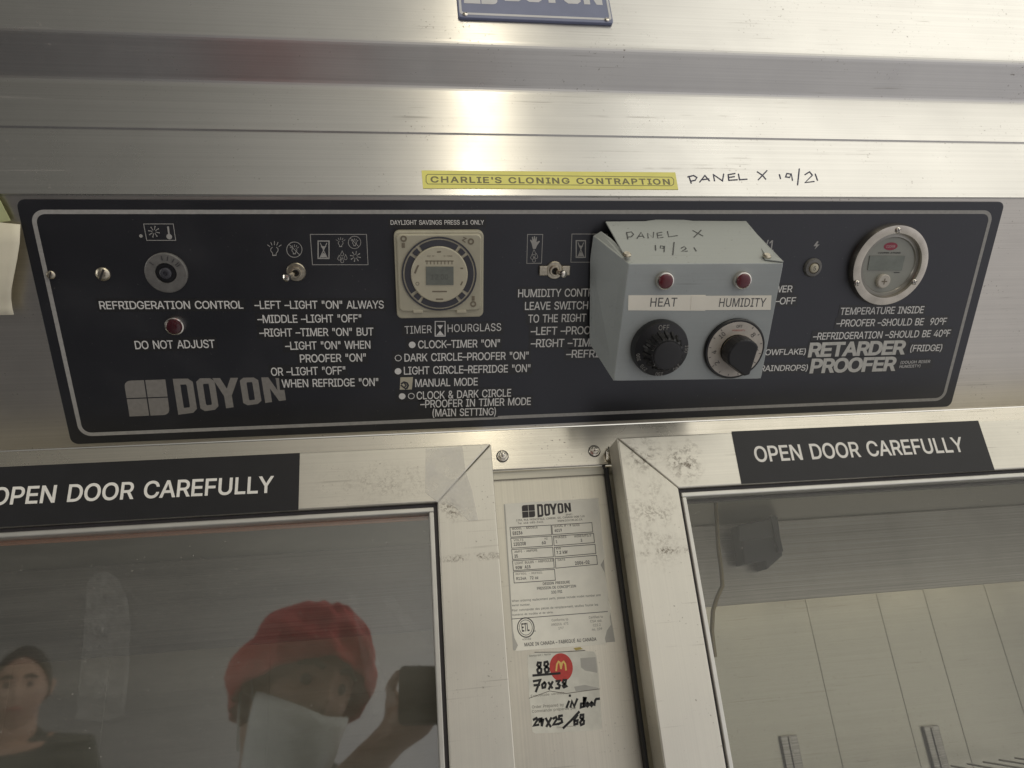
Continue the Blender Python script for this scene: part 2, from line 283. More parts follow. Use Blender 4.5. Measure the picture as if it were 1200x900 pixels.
# ---------------------------------------------------------------- mesh building
_TXT = {}
LETTERS = json.loads(r'''{"A":[240,[[8,0,101,254,138,254,231,0,198,0,144,151,138,167,132,186,125,210,116,239,123,239,114,209,106,185,100,166,95,151,43,0],[55,71,55,99,185,99,185,71]]],"B":[228,[[30,0,30,254,121,254,145,252,164,245,180,235,190,221,197,205,199,187,198,172,193,160,187,150,178,143,168,137,157,133,157,131,170,129,182,123,192,114,201,102,207,86,209,68,207,50,200,33,189,20,172,9,151,2,123,0],[62,29,122,29,148,31,165,40,175,53,178,68,176,81,171,92,163,102,153,109,140,114,124,115,62,115],[62,143,119,143,132,144,144,148,154,155,162,163,166,174,168,186,165,202,156,214,141,223,120,226,62,226]]],"C":[255,[[134,-3,113,-2,93,4,75,12,59,25,46,40,35,58,27,78,22,101,20,127,22,153,27,176,35,197,46,215,59,230,75,242,93,251,113,256,134,258,152,256,170,252,186,245,201,236,214,224,224,209,232,193,236,174,204,174,200,186,195,197,187,206,179,214,169,220,158,224,146,227,134,228,111,225,92,216,75,202,62,182,54,157,52,127,54,97,63,72,75,53,92,38,112,29,134,26,146,27,158,30,169,34,179,40,187,48,195,57,200,68,204,80,236,80,232,62,224,45,214,31,201,19,187,9,170,2,153,-2]]],"D":[251,[[109,0,48,0,48,29,107,29,136,31,159,40,177,55,189,75,197,99,200,128,197,156,190,180,177,200,160,214,138,223,110,226,47,226,47,254,113,254,136,253,157,248,176,239,200,221,217,196,225,175,229,153,231,128,229,102,224,80,217,59,206,42,192,27,175,15,156,7,134,2],[62,254,62,0,30,0,30,254]]],"E":[209,[[30,0,30,254,186,254,186,226,62,226,62,143,178,143,178,114,62,114,62,29,188,29,188,0]]],"F":[205,[[30,0,30,254,185,254,185,226,62,226,62,139,173,139,173,111,62,111,62,0]]],"G":[260,[[134,-3,113,-2,93,4,75,13,59,25,45,40,35,58,27,78,22,102,20,127,22,153,27,176,35,197,45,215,59,230,74,242,92,251,112,256,132,258,152,256,170,252,187,245,202,235,214,222,225,208,232,192,237,174,204,174,199,186,194,197,186,206,178,213,168,220,158,224,146,227,133,228,111,225,92,216,75,202,62,182,54,157,52,127,54,97,63,72,75,53,92,38,112,29,134,26,155,29,172,36,187,47,198,62,205,80,207,101,217,100,141,100,141,128,239,128,239,100,236,71,225,45,209,25,188,9,163,0]]],"H":[258,[[30,0,30,254,62,254,62,144,196,144,196,254,228,254,228,0,196,0,196,116,62,116,62,0]]],"I":[150,[[16,0,16,29,59,29,59,226,16,226,16,254,135,254,135,226,91,226,91,29,135,29,135,0]]],"J":[198,[[93,-3,62,2,38,16,26,31,19,50,17,73,17,86,49,86,49,73,52,52,61,37,75,28,93,25,110,28,124,37,133,52,136,73,136,254,168,254,168,73,166,50,159,31,147,16,123,2]]],"K":[233,[[52,73,52,108,61,119,70,131,78,141,87,152,96,162,106,172,182,254,224,254,116,138,114,138],[30,0,30,254,62,254,62,167,62,112,62,97,62,0],[186,0,94,130,114,155,224,0]]],"L":[196,[[30,0,30,254,62,254,62,29,181,29,181,0]]],"M":[314,[[30,0,30,254,76,254,139,94,141,87,144,79,150,61,153,52,156,42,158,33,161,24,154,24,159,41,165,61,168,70,171,79,174,87,176,94,238,254,284,254,284,0,252,0,252,145,252,163,252,174,253,184,253,207,253,229,256,229,253,217,249,205,241,181,237,171,234,161,231,152,228,145,171,0,143,0,85,145,83,152,80,160,72,181,69,192,65,204,60,216,56,229,59,229,60,208,60,186,61,164,61,154,61,145,61,0]]],"N":[262,[[30,0,30,254,68,254,172,91,176,84,181,75,187,65,194,53,200,41,207,27,202,27,201,41,200,54,200,67,200,79,199,97,199,254,232,254,232,0,193,0,101,145,95,155,89,165,82,177,74,191,54,226,60,227,61,192,62,177,62,164,62,153,62,145,62,0]]],"O":[267,[[133,-3,112,-2,93,4,75,12,59,25,46,40,35,58,27,78,22,101,20,127,22,153,27,176,35,197,46,215,59,230,75,242,93,251,112,256,133,258,155,256,174,251,192,242,208,230,221,215,232,197,240,176,245,153,247,127,245,101,240,78,232,58,221,40,208,25,192,12,174,4,155,-2],[133,26,155,29,175,38,191,52,204,72,212,97,215,127,212,157,204,182,191,202,175,216,155,225,133,228,112,225,92,216,75,202,63,182,54,157,52,127,54,97,63,72,75,52,92,38,112,29]]],"P":[222,[[30,0,30,254,118,254,144,252,166,244,183,231,195,215,202,195,204,174,202,152,195,133,183,116,166,104,144,96,118,93,55,93,55,121,116,121,134,123,149,128,159,136,167,147,171,160,172,174,171,188,167,201,159,211,148,219,134,224,116,226,62,226,62,0]]],"Q":[267,[[123,80,156,80,185,42,192,32,234,-24,200,-24,173,13,166,23],[133,-3,112,-2,93,4,75,12,59,25,46,40,35,58,27,78,22,101,20,127,22,153,27,176,35,197,46,215,59,230,75,242,93,251,112,256,133,258,155,256,174,251,192,242,208,230,221,215,232,197,240,176,245,153,247,127,245,101,240,78,232,58,221,40,208,25,192,12,174,4,155,-2],[133,26,155,29,175,38,191,52,204,72,212,97,215,127,212,157,204,182,191,202,175,216,155,225,133,228,112,225,92,216,75,202,63,182,54,157,52,127,54,97,63,72,75,52,92,38,112,29]]],"R":[224,[[30,0,30,254,118,254,145,252,167,244,183,232,195,217,202,198,205,176,202,154,195,136,183,120,166,109,145,101,118,99,48,99,48,128,117,128,135,129,149,133,160,141,167,150,171,162,173,176,171,190,167,202,159,212,149,220,134,224,116,226,62,226,62,0],[177,0,115,115,151,115,214,0]]],"S":[223,[[112,-4,86,-2,64,5,46,15,32,30,23,48,19,68,52,68,55,55,62,44,71,35,83,29,97,26,112,25,128,26,143,30,155,37,165,46,171,57,173,70,171,81,166,89,158,96,148,102,136,107,122,111,92,120,64,130,43,145,30,163,26,186,29,206,37,224,51,238,69,249,90,256,114,258,137,256,158,249,175,238,189,224,197,208,200,189,169,189,163,206,151,219,134,227,112,229,97,228,84,224,73,218,64,209,59,199,58,188,60,176,65,167,74,160,85,154,96,150,106,147,132,140,144,136,156,132,168,126,179,119,189,110,197,99,202,85,204,69,201,50,193,32,180,17,162,5,139,-2]]],"T":[224,[[16,226,16,254,208,254,208,226,128,226,128,0,96,0,96,226]]],"U":[259,[[129,-4,101,-1,77,8,57,22,42,40,33,62,30,87,30,254,62,254,62,89,64,72,70,57,80,44,94,34,110,28,129,26,149,28,165,34,179,44,188,57,194,72,196,89,196,254,229,254,229,87,226,62,216,40,201,22,182,8,157,-1]]],"V":[240,[[102,0,8,254,42,254,96,103,101,88,108,69,115,45,124,15,117,15,126,45,133,69,140,88,145,103,197,254,231,254,139,0]]],"W":[343,[[78,0,8,254,41,254,82,98,85,85,88,73,91,60,93,47,96,33,98,20,95,20,97,33,100,47,103,60,106,73,109,85,112,98,153,254,190,254,231,98,234,85,237,73,240,60,243,47,246,33,249,20,244,20,247,33,249,47,252,60,255,73,261,98,302,254,335,254,265,0,228,0,184,161,180,178,176,196,172,215,168,237,175,237,171,216,167,197,164,179,159,161,115,0]]],"X":[237,[[9,0,109,142,109,118,15,254,52,254,89,200,96,190,102,181,107,172,112,164,116,156,122,146,116,146,121,156,126,164,131,172,136,181,142,190,149,200,187,254,223,254,129,119,129,143,228,0,191,0,146,65,140,74,134,83,129,90,125,98,120,106,115,116,122,116,117,106,113,98,108,91,103,83,97,74,91,65,46,0]]],"Y":[236,[[102,0,102,104,8,254,46,254,96,172,104,159,111,146,118,132,125,115,112,115,119,132,126,146,133,159,140,172,191,254,228,254,134,104,134,0]]],"Z":[219,[[21,0,21,23,137,193,145,204,153,215,162,227,170,238,174,227,158,227,143,226,127,226,111,226,20,226,20,254,198,254,198,231,84,64,76,52,67,40,58,28,49,17,45,27,61,28,76,28,92,28,107,29,200,29,200,0]]],"0":[227,[[113,-3,87,0,65,12,47,31,34,57,29,77,25,101,24,127,25,153,29,177,35,197,48,223,65,242,87,254,113,258,139,254,161,242,179,223,192,197,198,177,201,153,203,127,201,101,198,77,192,57,179,31,162,12,140,0],[113,25,131,28,145,37,157,52,165,72,170,97,172,127,170,157,165,182,157,203,145,218,131,227,113,230,96,227,82,218,70,203,62,182,56,157,55,127,56,97,62,72,70,52,82,37,96,28]]],"1":[227,[[38,0,38,27,195,27,195,0],[138,254,138,0,106,0,106,224,105,224,43,179,43,213,99,254]]],"2":[227,[[32,0,32,24,117,114,130,129,141,141,149,153,155,163,159,174,160,186,159,198,154,209,146,218,137,224,125,228,112,230,98,228,86,224,77,216,69,207,65,195,64,181,33,181,35,202,43,221,55,237,72,248,91,255,112,258,134,255,153,248,169,237,181,223,188,205,191,186,189,172,185,159,179,145,168,129,153,111,133,90,76,30,76,28,195,28,195,0]]],"3":[227,[[109,-3,87,-1,66,5,49,15,35,29,26,46,22,66,55,66,57,54,63,44,72,35,83,30,95,26,109,25,124,26,138,30,149,37,157,46,163,58,165,72,163,86,158,98,150,109,137,117,121,122,101,124,78,124,78,150,144,224,144,226,35,226,35,254,186,254,186,230,106,139,106,144,132,144,154,138,172,127,185,111,194,93,196,72,194,51,185,33,172,18,154,6,133,-1]]],"4":[227,[[20,53,20,79,123,254,155,254,54,83,54,81,207,81,207,53],[141,0,141,61,141,73,141,159,171,159,171,0]]],"5":[227,[[111,-3,89,-1,70,6,54,16,41,30,33,47,30,65,61,65,64,54,69,44,77,36,87,30,98,26,111,25,125,27,138,32,149,41,157,52,162,66,164,81,162,97,157,111,148,122,137,131,124,137,109,138,96,137,84,134,73,129,64,123,34,126,48,254,183,254,183,226,75,226,67,151,68,151,77,157,89,162,101,166,115,167,131,165,147,160,161,153,172,143,182,130,189,116,194,99,195,82,193,58,184,38,171,21,154,8,134,-1]]],"6":[227,[[113,-3,91,-1,71,7,55,20,42,37,34,58,32,81,34,100,40,119,51,142,69,170,126,254,161,254,75,131,73,131,77,137,83,144,90,149,98,153,107,156,117,157,139,155,158,147,173,136,185,120,192,101,194,79,192,56,184,36,171,20,155,7,135,-1],[113,24,127,26,139,31,149,40,157,51,162,64,164,79,162,94,157,107,149,118,139,126,127,131,113,133,99,131,87,126,77,118,69,107,64,94,62,79,64,64,69,51,77,40,87,31,99,26]]],"7":[227,[[48,0,162,224,162,226,31,226,31,254,195,254,195,224,82,0]]],"8":[227,[[113,-3,89,-1,68,6,50,17,37,31,29,48,26,68,28,83,33,98,40,110,51,121,63,128,76,132,76,133,59,141,46,154,38,171,35,190,38,209,45,225,57,239,73,249,92,256,113,258,134,256,153,249,169,239,181,225,188,209,191,190,188,171,180,154,167,141,150,133,150,132,164,128,176,121,186,110,194,98,199,83,200,68,198,48,189,31,176,17,158,6,137,-1],[113,25,129,26,142,30,153,37,161,46,167,57,168,69,167,83,161,94,153,104,141,111,128,116,113,118,98,116,85,111,73,104,65,94,59,83,58,69,59,57,64,46,73,37,84,30,97,26],[113,145,126,146,137,150,146,157,154,165,158,176,160,188,158,200,154,210,147,218,138,225,126,229,113,230,100,229,89,225,79,218,72,210,68,200,66,188,68,176,72,165,79,157,89,150,100,146]]],"9":[227,[[113,258,135,255,155,247,171,234,184,217,192,197,194,173,192,155,186,135,175,112,158,84,100,0,65,0,151,124,154,124,149,117,144,111,137,105,128,101,119,98,109,97,87,100,69,107,53,119,41,134,34,154,32,176,34,198,42,218,55,235,71,247,91,255],[113,230,99,228,87,223,77,215,69,204,64,191,63,176,64,161,69,148,77,137,87,129,99,123,113,122,127,123,139,129,149,137,157,147,162,160,164,175,162,190,157,204,150,215,139,223,127,228]]],"a":[195,[[80,-4,63,-3,47,2,34,11,24,22,17,37,15,54,17,69,22,80,29,90,39,97,50,102,63,105,76,108,89,110,105,112,117,113,126,115,133,117,136,121,138,127,138,128,137,139,133,148,128,156,120,161,110,164,98,165,85,164,75,161,66,156,59,150,54,144,50,137,20,146,29,161,39,173,52,182,66,188,82,191,97,192,108,192,119,190,131,186,143,180,153,172,161,160,167,145,168,126,168,0,138,0,138,26,136,26,132,19,126,12,118,6,108,1,95,-3],[85,23,101,24,114,29,124,37,132,47,136,57,138,69,138,95,135,93,130,91,123,89,116,88,108,87,100,86,88,84,77,82,67,79,58,75,52,70,47,62,46,52,47,43,51,36,57,30,65,26,74,24]]],"b":[212,[[115,-4,99,-3,86,2,76,8,69,16,63,23,59,29,56,29,56,0,26,0,26,254,57,254,57,160,59,160,63,166,69,173,76,180,86,186,98,191,115,192,137,189,156,180,173,166,185,146,193,122,195,94,193,66,185,42,173,23,157,8,137,-1],[110,23,126,26,140,33,150,44,158,58,163,75,164,95,163,114,158,131,150,145,140,156,126,163,110,165,94,163,81,156,70,145,62,131,58,114,56,95,58,75,63,58,70,43,81,32,94,26]]],"c":[198,[[104,-4,79,-1,58,8,41,23,28,43,20,66,17,94,20,122,28,146,41,165,58,180,79,189,104,192,117,191,130,189,142,184,153,178,162,170,170,161,176,150,181,138,151,131,149,138,145,145,141,150,135,155,128,159,121,162,113,164,104,165,86,162,73,155,62,144,54,129,50,112,48,94,50,75,54,59,62,44,73,33,86,26,104,23,113,24,121,26,129,29,135,33,141,38,146,44,149,51,152,59,181,51,177,39,171,28,163,19,153,11,142,4,130,0,117,-3]]],"d":[212,[[98,-4,75,-1,56,8,40,23,27,42,20,66,17,94,20,122,27,146,40,166,56,180,75,189,98,192,114,191,126,186,136,180,144,173,149,166,153,160,155,160,155,254,186,254,186,0,156,0,156,29,153,29,149,23,143,16,136,8,126,2,114,-3],[102,23,118,26,132,32,142,43,150,58,154,75,156,95,154,114,150,131,142,145,132,156,118,163,102,165,86,163,72,156,62,145,54,131,50,114,48,95,50,75,54,58,62,44,73,33,86,26]]],"e":[202,[[106,-4,80,-1,58,8,41,23,28,42,20,66,17,93,20,121,28,145,40,165,58,180,78,189,103,192,118,191,133,187,147,180,160,170,170,157,179,141,184,121,186,97,186,85,37,85,37,110,169,110,155,101,153,119,149,134,141,147,131,157,118,163,103,165,87,163,73,157,62,147,54,135,50,121,48,105,48,89,50,69,55,53,64,40,76,31,90,25,106,23,117,24,127,26,135,31,143,36,149,44,153,53,182,45,177,32,168,20,156,10,141,2,125,-3]]],"f":[127,[[114,190,114,164,3,164,3,190],[40,0,40,216,42,231,48,243,57,252,68,259,80,264,94,265,103,265,111,263,117,262,121,260,114,234,111,235,107,236,103,237,97,237,85,235,77,230,72,221,71,209,71,0]]],"g":[213,[[103,-75,84,-74,67,-70,53,-63,41,-55,32,-45,25,-35,51,-20,55,-26,61,-33,68,-39,77,-44,89,-48,103,-49,124,-46,141,-38,152,-23,156,-3,156,34,153,34,149,28,143,21,136,14,126,8,114,4,97,2,76,5,56,13,40,27,28,45,20,68,17,96,20,123,27,147,40,166,56,180,76,189,98,192,114,191,127,186,137,180,144,173,150,166,154,159,157,159,157,190,186,190,186,-4,183,-27,175,-45,162,-59,145,-68,125,-73],[102,30,118,32,132,38,142,47,150,61,155,77,156,96,155,115,150,132,142,146,132,156,119,163,102,165,86,163,73,156,62,145,54,131,50,115,48,96,50,78,54,61,62,48,73,38,86,32]]],"h":[205,[[57,113,57,0,26,0,26,254,57,254,57,144,51,144,62,166,76,181,94,189,114,192,132,190,148,184,161,174,170,160,177,142,179,120,179,0,148,0,148,118,145,137,136,152,123,161,105,165,92,163,80,159,71,151,63,141,58,129]]],"i":[83,[[26,0,26,190,57,190,57,0],[42,221,34,223,27,227,22,234,21,242,22,249,27,256,34,260,42,262,50,260,57,256,62,249,63,242,62,234,57,227,50,223]]],"j":[83,[[26,190,57,190,57,-15,55,-31,51,-45,43,-56,32,-65,19,-70,2,-71,-5,-71,-5,-43,1,-43,12,-42,20,-36,25,-27,26,-15],[42,221,34,223,27,227,22,234,20,242,22,249,27,256,34,260,42,262,50,260,57,256,61,249,63,242,61,234,57,227,50,223]]],"k":[190,[[55,68,55,106,60,106,142,190,180,190,92,100,89,100],[26,0,26,254,57,254,57,0],[147,0,74,93,96,114,186,0]]],"l":[95,[[70,-1,50,2,37,10,29,24,26,42,26,254,57,254,57,49,58,38,60,31,65,27,73,26,77,26,80,26,83,27,85,27,90,1,86,0,81,0,75,-1]]],"m":[305,[[26,0,26,190,56,190,56,148,54,148,59,162,66,173,75,182,86,188,98,192,110,193,129,190,144,180,154,166,160,147,156,147,161,160,169,172,178,181,190,187,204,192,218,193,234,191,249,186,261,177,270,164,276,148,278,128,278,0,248,0,248,127,245,145,236,156,224,163,209,165,197,164,187,160,179,153,173,145,169,135,168,124,168,0,137,0,137,130,134,144,126,156,115,163,100,165,89,164,79,160,70,154,63,145,58,133,57,119,57,0]]],"n":[205,[[57,113,57,0,26,0,26,190,56,190,56,144,51,144,62,166,76,181,94,189,114,192,132,190,147,184,160,174,170,160,176,142,179,120,179,0,148,0,148,118,145,137,136,152,123,161,105,165,92,163,80,159,71,151,63,141,58,129]]],"o":[208,[[104,-4,79,-1,58,8,41,23,28,43,20,66,17,94,20,122,28,146,41,165,58,180,79,189,104,192,128,189,149,180,167,165,180,146,188,122,191,94,188,66,180,43,167,23,149,8,128,-1],[104,23,121,26,135,33,146,44,154,59,158,75,160,94,158,112,154,129,146,144,135,155,121,162,104,165,86,162,73,155,62,144,54,129,50,112,48,94,50,75,54,59,62,44,73,33,86,26]]],"p":[212,[[26,-71,26,190,56,190,56,160,59,160,63,166,69,173,76,180,86,186,98,191,115,192,137,189,156,180,173,166,185,146,193,122,195,94,193,66,185,42,173,23,157,8,137,-1,115,-4,99,-3,86,2,76,8,69,16,63,23,59,29,57,29,57,-71],[110,23,126,26,140,33,150,44,158,58,163,75,164,95,163,114,158,131,150,145,140,156,126,163,110,165,94,163,81,156,70,145,62,131,58,114,56,95,58,75,63,58,70,43,81,32,94,26]]],"q":[212,[[186,-71,155,-71,155,29,153,29,149,23,143,16,136,8,126,2,114,-3,98,-4,75,-1,56,8,40,23,27,42,20,66,17,94,20,122,27,146,40,166,56,180,75,189,98,192,114,191,126,186,136,180,144,173,149,166,153,160,156,160,156,190,186,190],[102,23,118,26,132,32,142,43,150,58,154,75,156,95,154,114,150,131,142,145,132,156,118,163,102,165,86,163,72,156,62,145,54,131,50,114,48,95,50,75,54,58,62,44,73,33,86,26]]],"r":[130,[[26,0,26,190,56,190,56,160,58,160,65,173,76,184,90,190,107,192,110,192,115,192,122,192,122,161,119,162,115,162,109,163,103,163,91,161,80,157,70,151,63,142,58,131,57,118,57,0]]],"s":[182,[[91,-4,72,-3,56,2,42,9,31,19,23,32,18,47,47,53,53,40,62,30,75,25,91,23,108,25,122,31,131,40,134,51,132,60,127,68,118,74,106,78,75,85,52,93,36,104,27,119,23,137,26,152,33,166,43,177,58,185,74,190,94,192,112,191,127,186,140,179,149,170,157,158,162,145,134,139,129,149,121,158,110,164,94,166,78,164,65,158,57,150,54,139,56,129,62,122,72,116,86,111,115,105,137,97,153,86,162,71,166,53,163,37,156,24,145,12,130,3,112,-2]]],"t":[114,[[102,190,102,164,3,164,3,190],[32,236,63,236,63,49,64,38,68,31,75,26,85,25,88,25,93,26,97,26,101,27,107,1,102,0,96,-1,90,-2,84,-2,62,1,46,11,36,26,32,46]]],"u":[205,[[91,-3,73,-1,57,5,44,15,35,29,28,47,26,69,26,190,57,190,57,72,60,52,68,37,82,28,100,25,113,27,125,31,134,38,142,48,146,61,148,76,148,190,179,190,179,0,149,0,149,46,154,46,143,23,129,8,111,0]]],"v":[195,[[81,0,9,190,42,190,83,78,88,60,93,43,98,27,103,10,92,10,97,27,101,43,106,60,112,78,152,190,186,190,113,0]]],"w":[284,[[69,0,11,190,44,190,67,107,72,89,77,68,82,46,88,21,82,21,88,45,93,67,98,88,103,107,126,190,158,190,181,107,186,88,191,68,196,45,201,21,196,21,201,45,206,68,212,88,217,107,240,190,272,190,215,0,184,0,159,86,152,112,149,126,145,140,138,169,145,169,138,140,135,126,131,112,128,99,124,86,99,0]]],"x":[189,[[10,0,86,109,86,86,14,190,50,190,74,153,82,139,90,127,97,115,104,103,88,103,95,115,101,127,108,139,117,153,141,190,176,190,104,84,104,107,179,0,143,0,115,43,107,56,100,68,93,80,86,91,102,91,95,80,89,68,82,56,74,43,46,0]]],"y":[195,[[24,-69,31,-43,36,-44,44,-45,52,-44,59,-42,65,-37,71,-29,75,-18,81,-1,9,190,42,190,83,78,88,60,93,43,98,27,103,10,92,10,97,27,101,43,106,60,112,78,153,190,186,190,102,-29,96,-43,88,-54,80,-62,70,-68,58,-71,46,-73,39,-72,32,-72,27,-70]]],"z":[190,[[21,0,21,23,127,160,127,161,24,161,24,190,166,190,166,165,63,30,63,28,169,28,169,0]]],"\u00e8":[202,[[106,-4,80,-1,58,8,41,23,28,42,20,66,17,93,20,121,28,145,40,165,58,180,78,189,103,192,118,191,133,187,147,180,160,170,170,157,179,141,184,121,186,97,186,85,37,85,37,110,169,110,155,101,153,119,149,134,141,147,131,157,118,163,103,165,87,163,73,157,62,147,54,135,50,121,48,105,48,89,50,69,55,53,64,40,76,31,90,25,106,23,117,24,127,26,135,31,143,36,149,44,153,53,182,45,177,32,168,20,156,10,141,2,125,-3],[90,214,57,265,91,265,115,214]]],"\u00e9":[202,[[106,-4,80,-1,58,8,41,23,28,42,20,66,17,93,20,121,28,145,40,165,58,180,78,189,103,192,118,191,133,187,147,180,160,170,170,157,179,141,184,121,186,97,186,85,37,85,37,110,169,110,155,101,153,119,149,134,141,147,131,157,118,163,103,165,87,163,73,157,62,147,54,135,50,121,48,105,48,89,50,69,55,53,64,40,76,31,90,25,106,23,117,24,127,26,135,31,143,36,149,44,153,53,182,45,177,32,168,20,156,10,141,2,125,-3],[88,214,112,265,146,265,114,214]]],"\u00c9":[209,[[30,0,30,254,186,254,186,226,62,226,62,143,178,143,178,114,62,114,62,29,188,29,188,0],[95,279,119,329,153,329,121,279]]],"(":[137,[[45,103,46,132,50,162,55,182,60,202,66,221,76,247,88,270,118,270,106,242,95,214,87,185,81,157,77,129,76,103,77,80,80,57,86,33,94,8,101,-10,109,-28,118,-48,88,-48,75,-23,64,2,56,27,49,53,46,78]]],")":[137,[[19,-48,28,-28,36,-9,43,9,51,34,57,58,60,81,61,103,60,129,56,157,50,185,41,214,31,242,19,270,48,270,60,247,71,221,77,202,82,182,86,162,91,132,92,103,91,78,87,52,81,27,72,1,61,-24,48,-48]]],"/":[125,[[117,266,36,-38,7,-38,89,266]]],"&":[224,[[98,-3,75,-1,55,6,39,17,27,31,20,48,17,67,19,82,24,95,32,106,42,117,55,128,70,139,108,168,113,172,118,176,123,181,127,187,130,194,131,202,129,214,123,223,113,228,101,230,92,229,84,227,77,222,73,216,69,208,68,199,69,190,73,182,78,173,84,164,92,153,102,142,219,0,182,0,86,116,61,146,51,159,44,172,39,185,38,199,40,215,45,229,55,241,67,249,82,255,100,257,118,255,133,249,145,241,154,230,160,217,162,202,161,191,158,181,152,171,146,162,137,154,128,146,77,109,64,98,55,87,50,77,48,66,50,54,55,44,62,35,72,29,83,25,96,23,111,25,126,30,139,37,151,48,160,61,168,76,173,93,174,112,204,112,202,90,198,72,192,57,185,46,179,38,173,31,166,23,153,12,136,3,117,-2]]],"-":[227,[[168,122,168,94,57,94,57,122]]],"\u2013":[175,[[175,122,175,94,0,94,0,122]]],"\u00b1":[227,[[33,12,33,40,194,40,194,12],[33,112,33,141,194,141,194,112],[99,62,99,191,128,191,128,62]]],"\u00ba":[167,[[84,110,64,113,46,120,32,131,22,146,15,164,13,184,15,205,22,223,32,238,46,249,64,256,84,258,104,256,121,249,135,238,146,223,152,205,154,184,152,164,146,146,135,131,121,120,104,113],[84,135,96,136,107,141,115,149,120,159,124,171,125,184,124,197,121,209,115,219,107,227,96,232,84,234,71,232,61,227,53,220,47,209,43,198,42,184,43,171,47,159,53,149,61,141,71,136]]],"\u00b0":[158,[[79,142,64,143,50,149,39,158,29,170,23,184,22,199,23,214,29,228,39,240,50,249,64,254,79,256,94,254,108,249,120,240,129,228,134,214,136,199,134,184,129,170,120,158,108,149,94,143],[79,167,88,168,95,171,102,176,107,183,110,190,111,199,110,207,107,215,102,221,95,226,88,230,79,231,71,230,63,226,57,221,52,215,48,207,47,199,48,190,52,183,57,176,63,171,71,168]]],"\"":[160,[[39,159,35,254,68,254,64,159],[96,159,93,254,125,254,122,159]]],".":[94,[[48,-2,39,-1,31,4,26,12,25,20,26,29,31,37,39,42,48,43,56,42,64,37,69,29,71,20,69,12,64,4,56,-1]]],",":[94,[[19,-60,34,36,68,36,42,-60]]],"#":[220,[[121,0,163,254,188,254,147,0],[5,70,9,96,200,96,196,70],[32,0,73,254,99,254,57,0],[20,158,24,184,215,184,211,158]]],"'":[103,[[39,159,35,254,68,254,64,159]]]}''')            # drawn outlines: advance, contours (x, y, x, y ...), 500 units to the em
_GL = {}
def glyph(ch, bold):
    """triangles of one drawn letter; overlapping contours fill by winding number, bold pushes them outwards"""
    if (ch, bold) in _GL: return _GL[(ch, bold)]
    adv, cont = LETTERS[ch]; P, E_, loops = [], [], []
    for q in cont:
        pts = [Vector((q[k] / 500, q[k + 1] / 500)) for k in range(0, len(q), 2)]; n = len(pts)
        if bold:
            out = []
            for k in range(n):
                a = (pts[k] - pts[k - 1]); b = (pts[(k + 1) % n] - pts[k])
                na = Vector((-a.y, a.x)).normalized(); nb = Vector((-b.y, b.x)).normalized(); t = na + nb
                t = t / max(.6, t.dot(na)) if t.length > 1e-4 else na
                out.append(pts[k] + t * bold)
            pts = out
        b0 = len(P); P += pts; E_ += [(b0 + k, b0 + (k + 1) % n) for k in range(n)]; loops.append(pts)
    vs, _, fs, _, _, _ = delaunay_2d_cdt(P, E_, [], 0, 1e-5)
    def wind(c):
        w = 0
        for pts in loops:
            for k in range(len(pts)):
                a, b = pts[k - 1], pts[k]
                if (a.y <= c.y) != (b.y <= c.y):
                    if (a.x + (c.y - a.y) / (b.y - a.y) * (b.x - a.x)) > c.x: w += 1 if b.y > a.y else -1
        return w
    fs = [f_ for f_ in fs if wind((vs[f_[0]] + vs[f_[1]] + vs[f_[2]]) / 3) != 0]
    used = sorted({i for f_ in fs for i in f_}); mp = {v: i for i, v in enumerate(used)}
    _GL[(ch, bold)] = (adv, [(vs[i].x, vs[i].y) for i in used], [tuple(mp[i] for i in f_) for f_ in fs])
    return _GL[(ch, bold)]
def glyphs(s, bold=0.0, space=1.0):
    key = (s, bold, space)
    if key not in _TXT:
        V_, F_, x = [], [], 0
        for ch in s:
            if ch == ' ': x += 135 * space; continue
            if ch == ':': x += 94; continue
            adv, vs, fs = glyph(ch, bold); n = len(V_)
            V_ += [(a + x / 500, b) for a, b in vs]; F_ += [tuple(i + n for i in f_) for f_ in fs]
            x += adv * (1 + (space - 1) * 1.5)
        _TXT[key] = (V_, F_)
    return _TXT[key]
CAP = 254 / 500
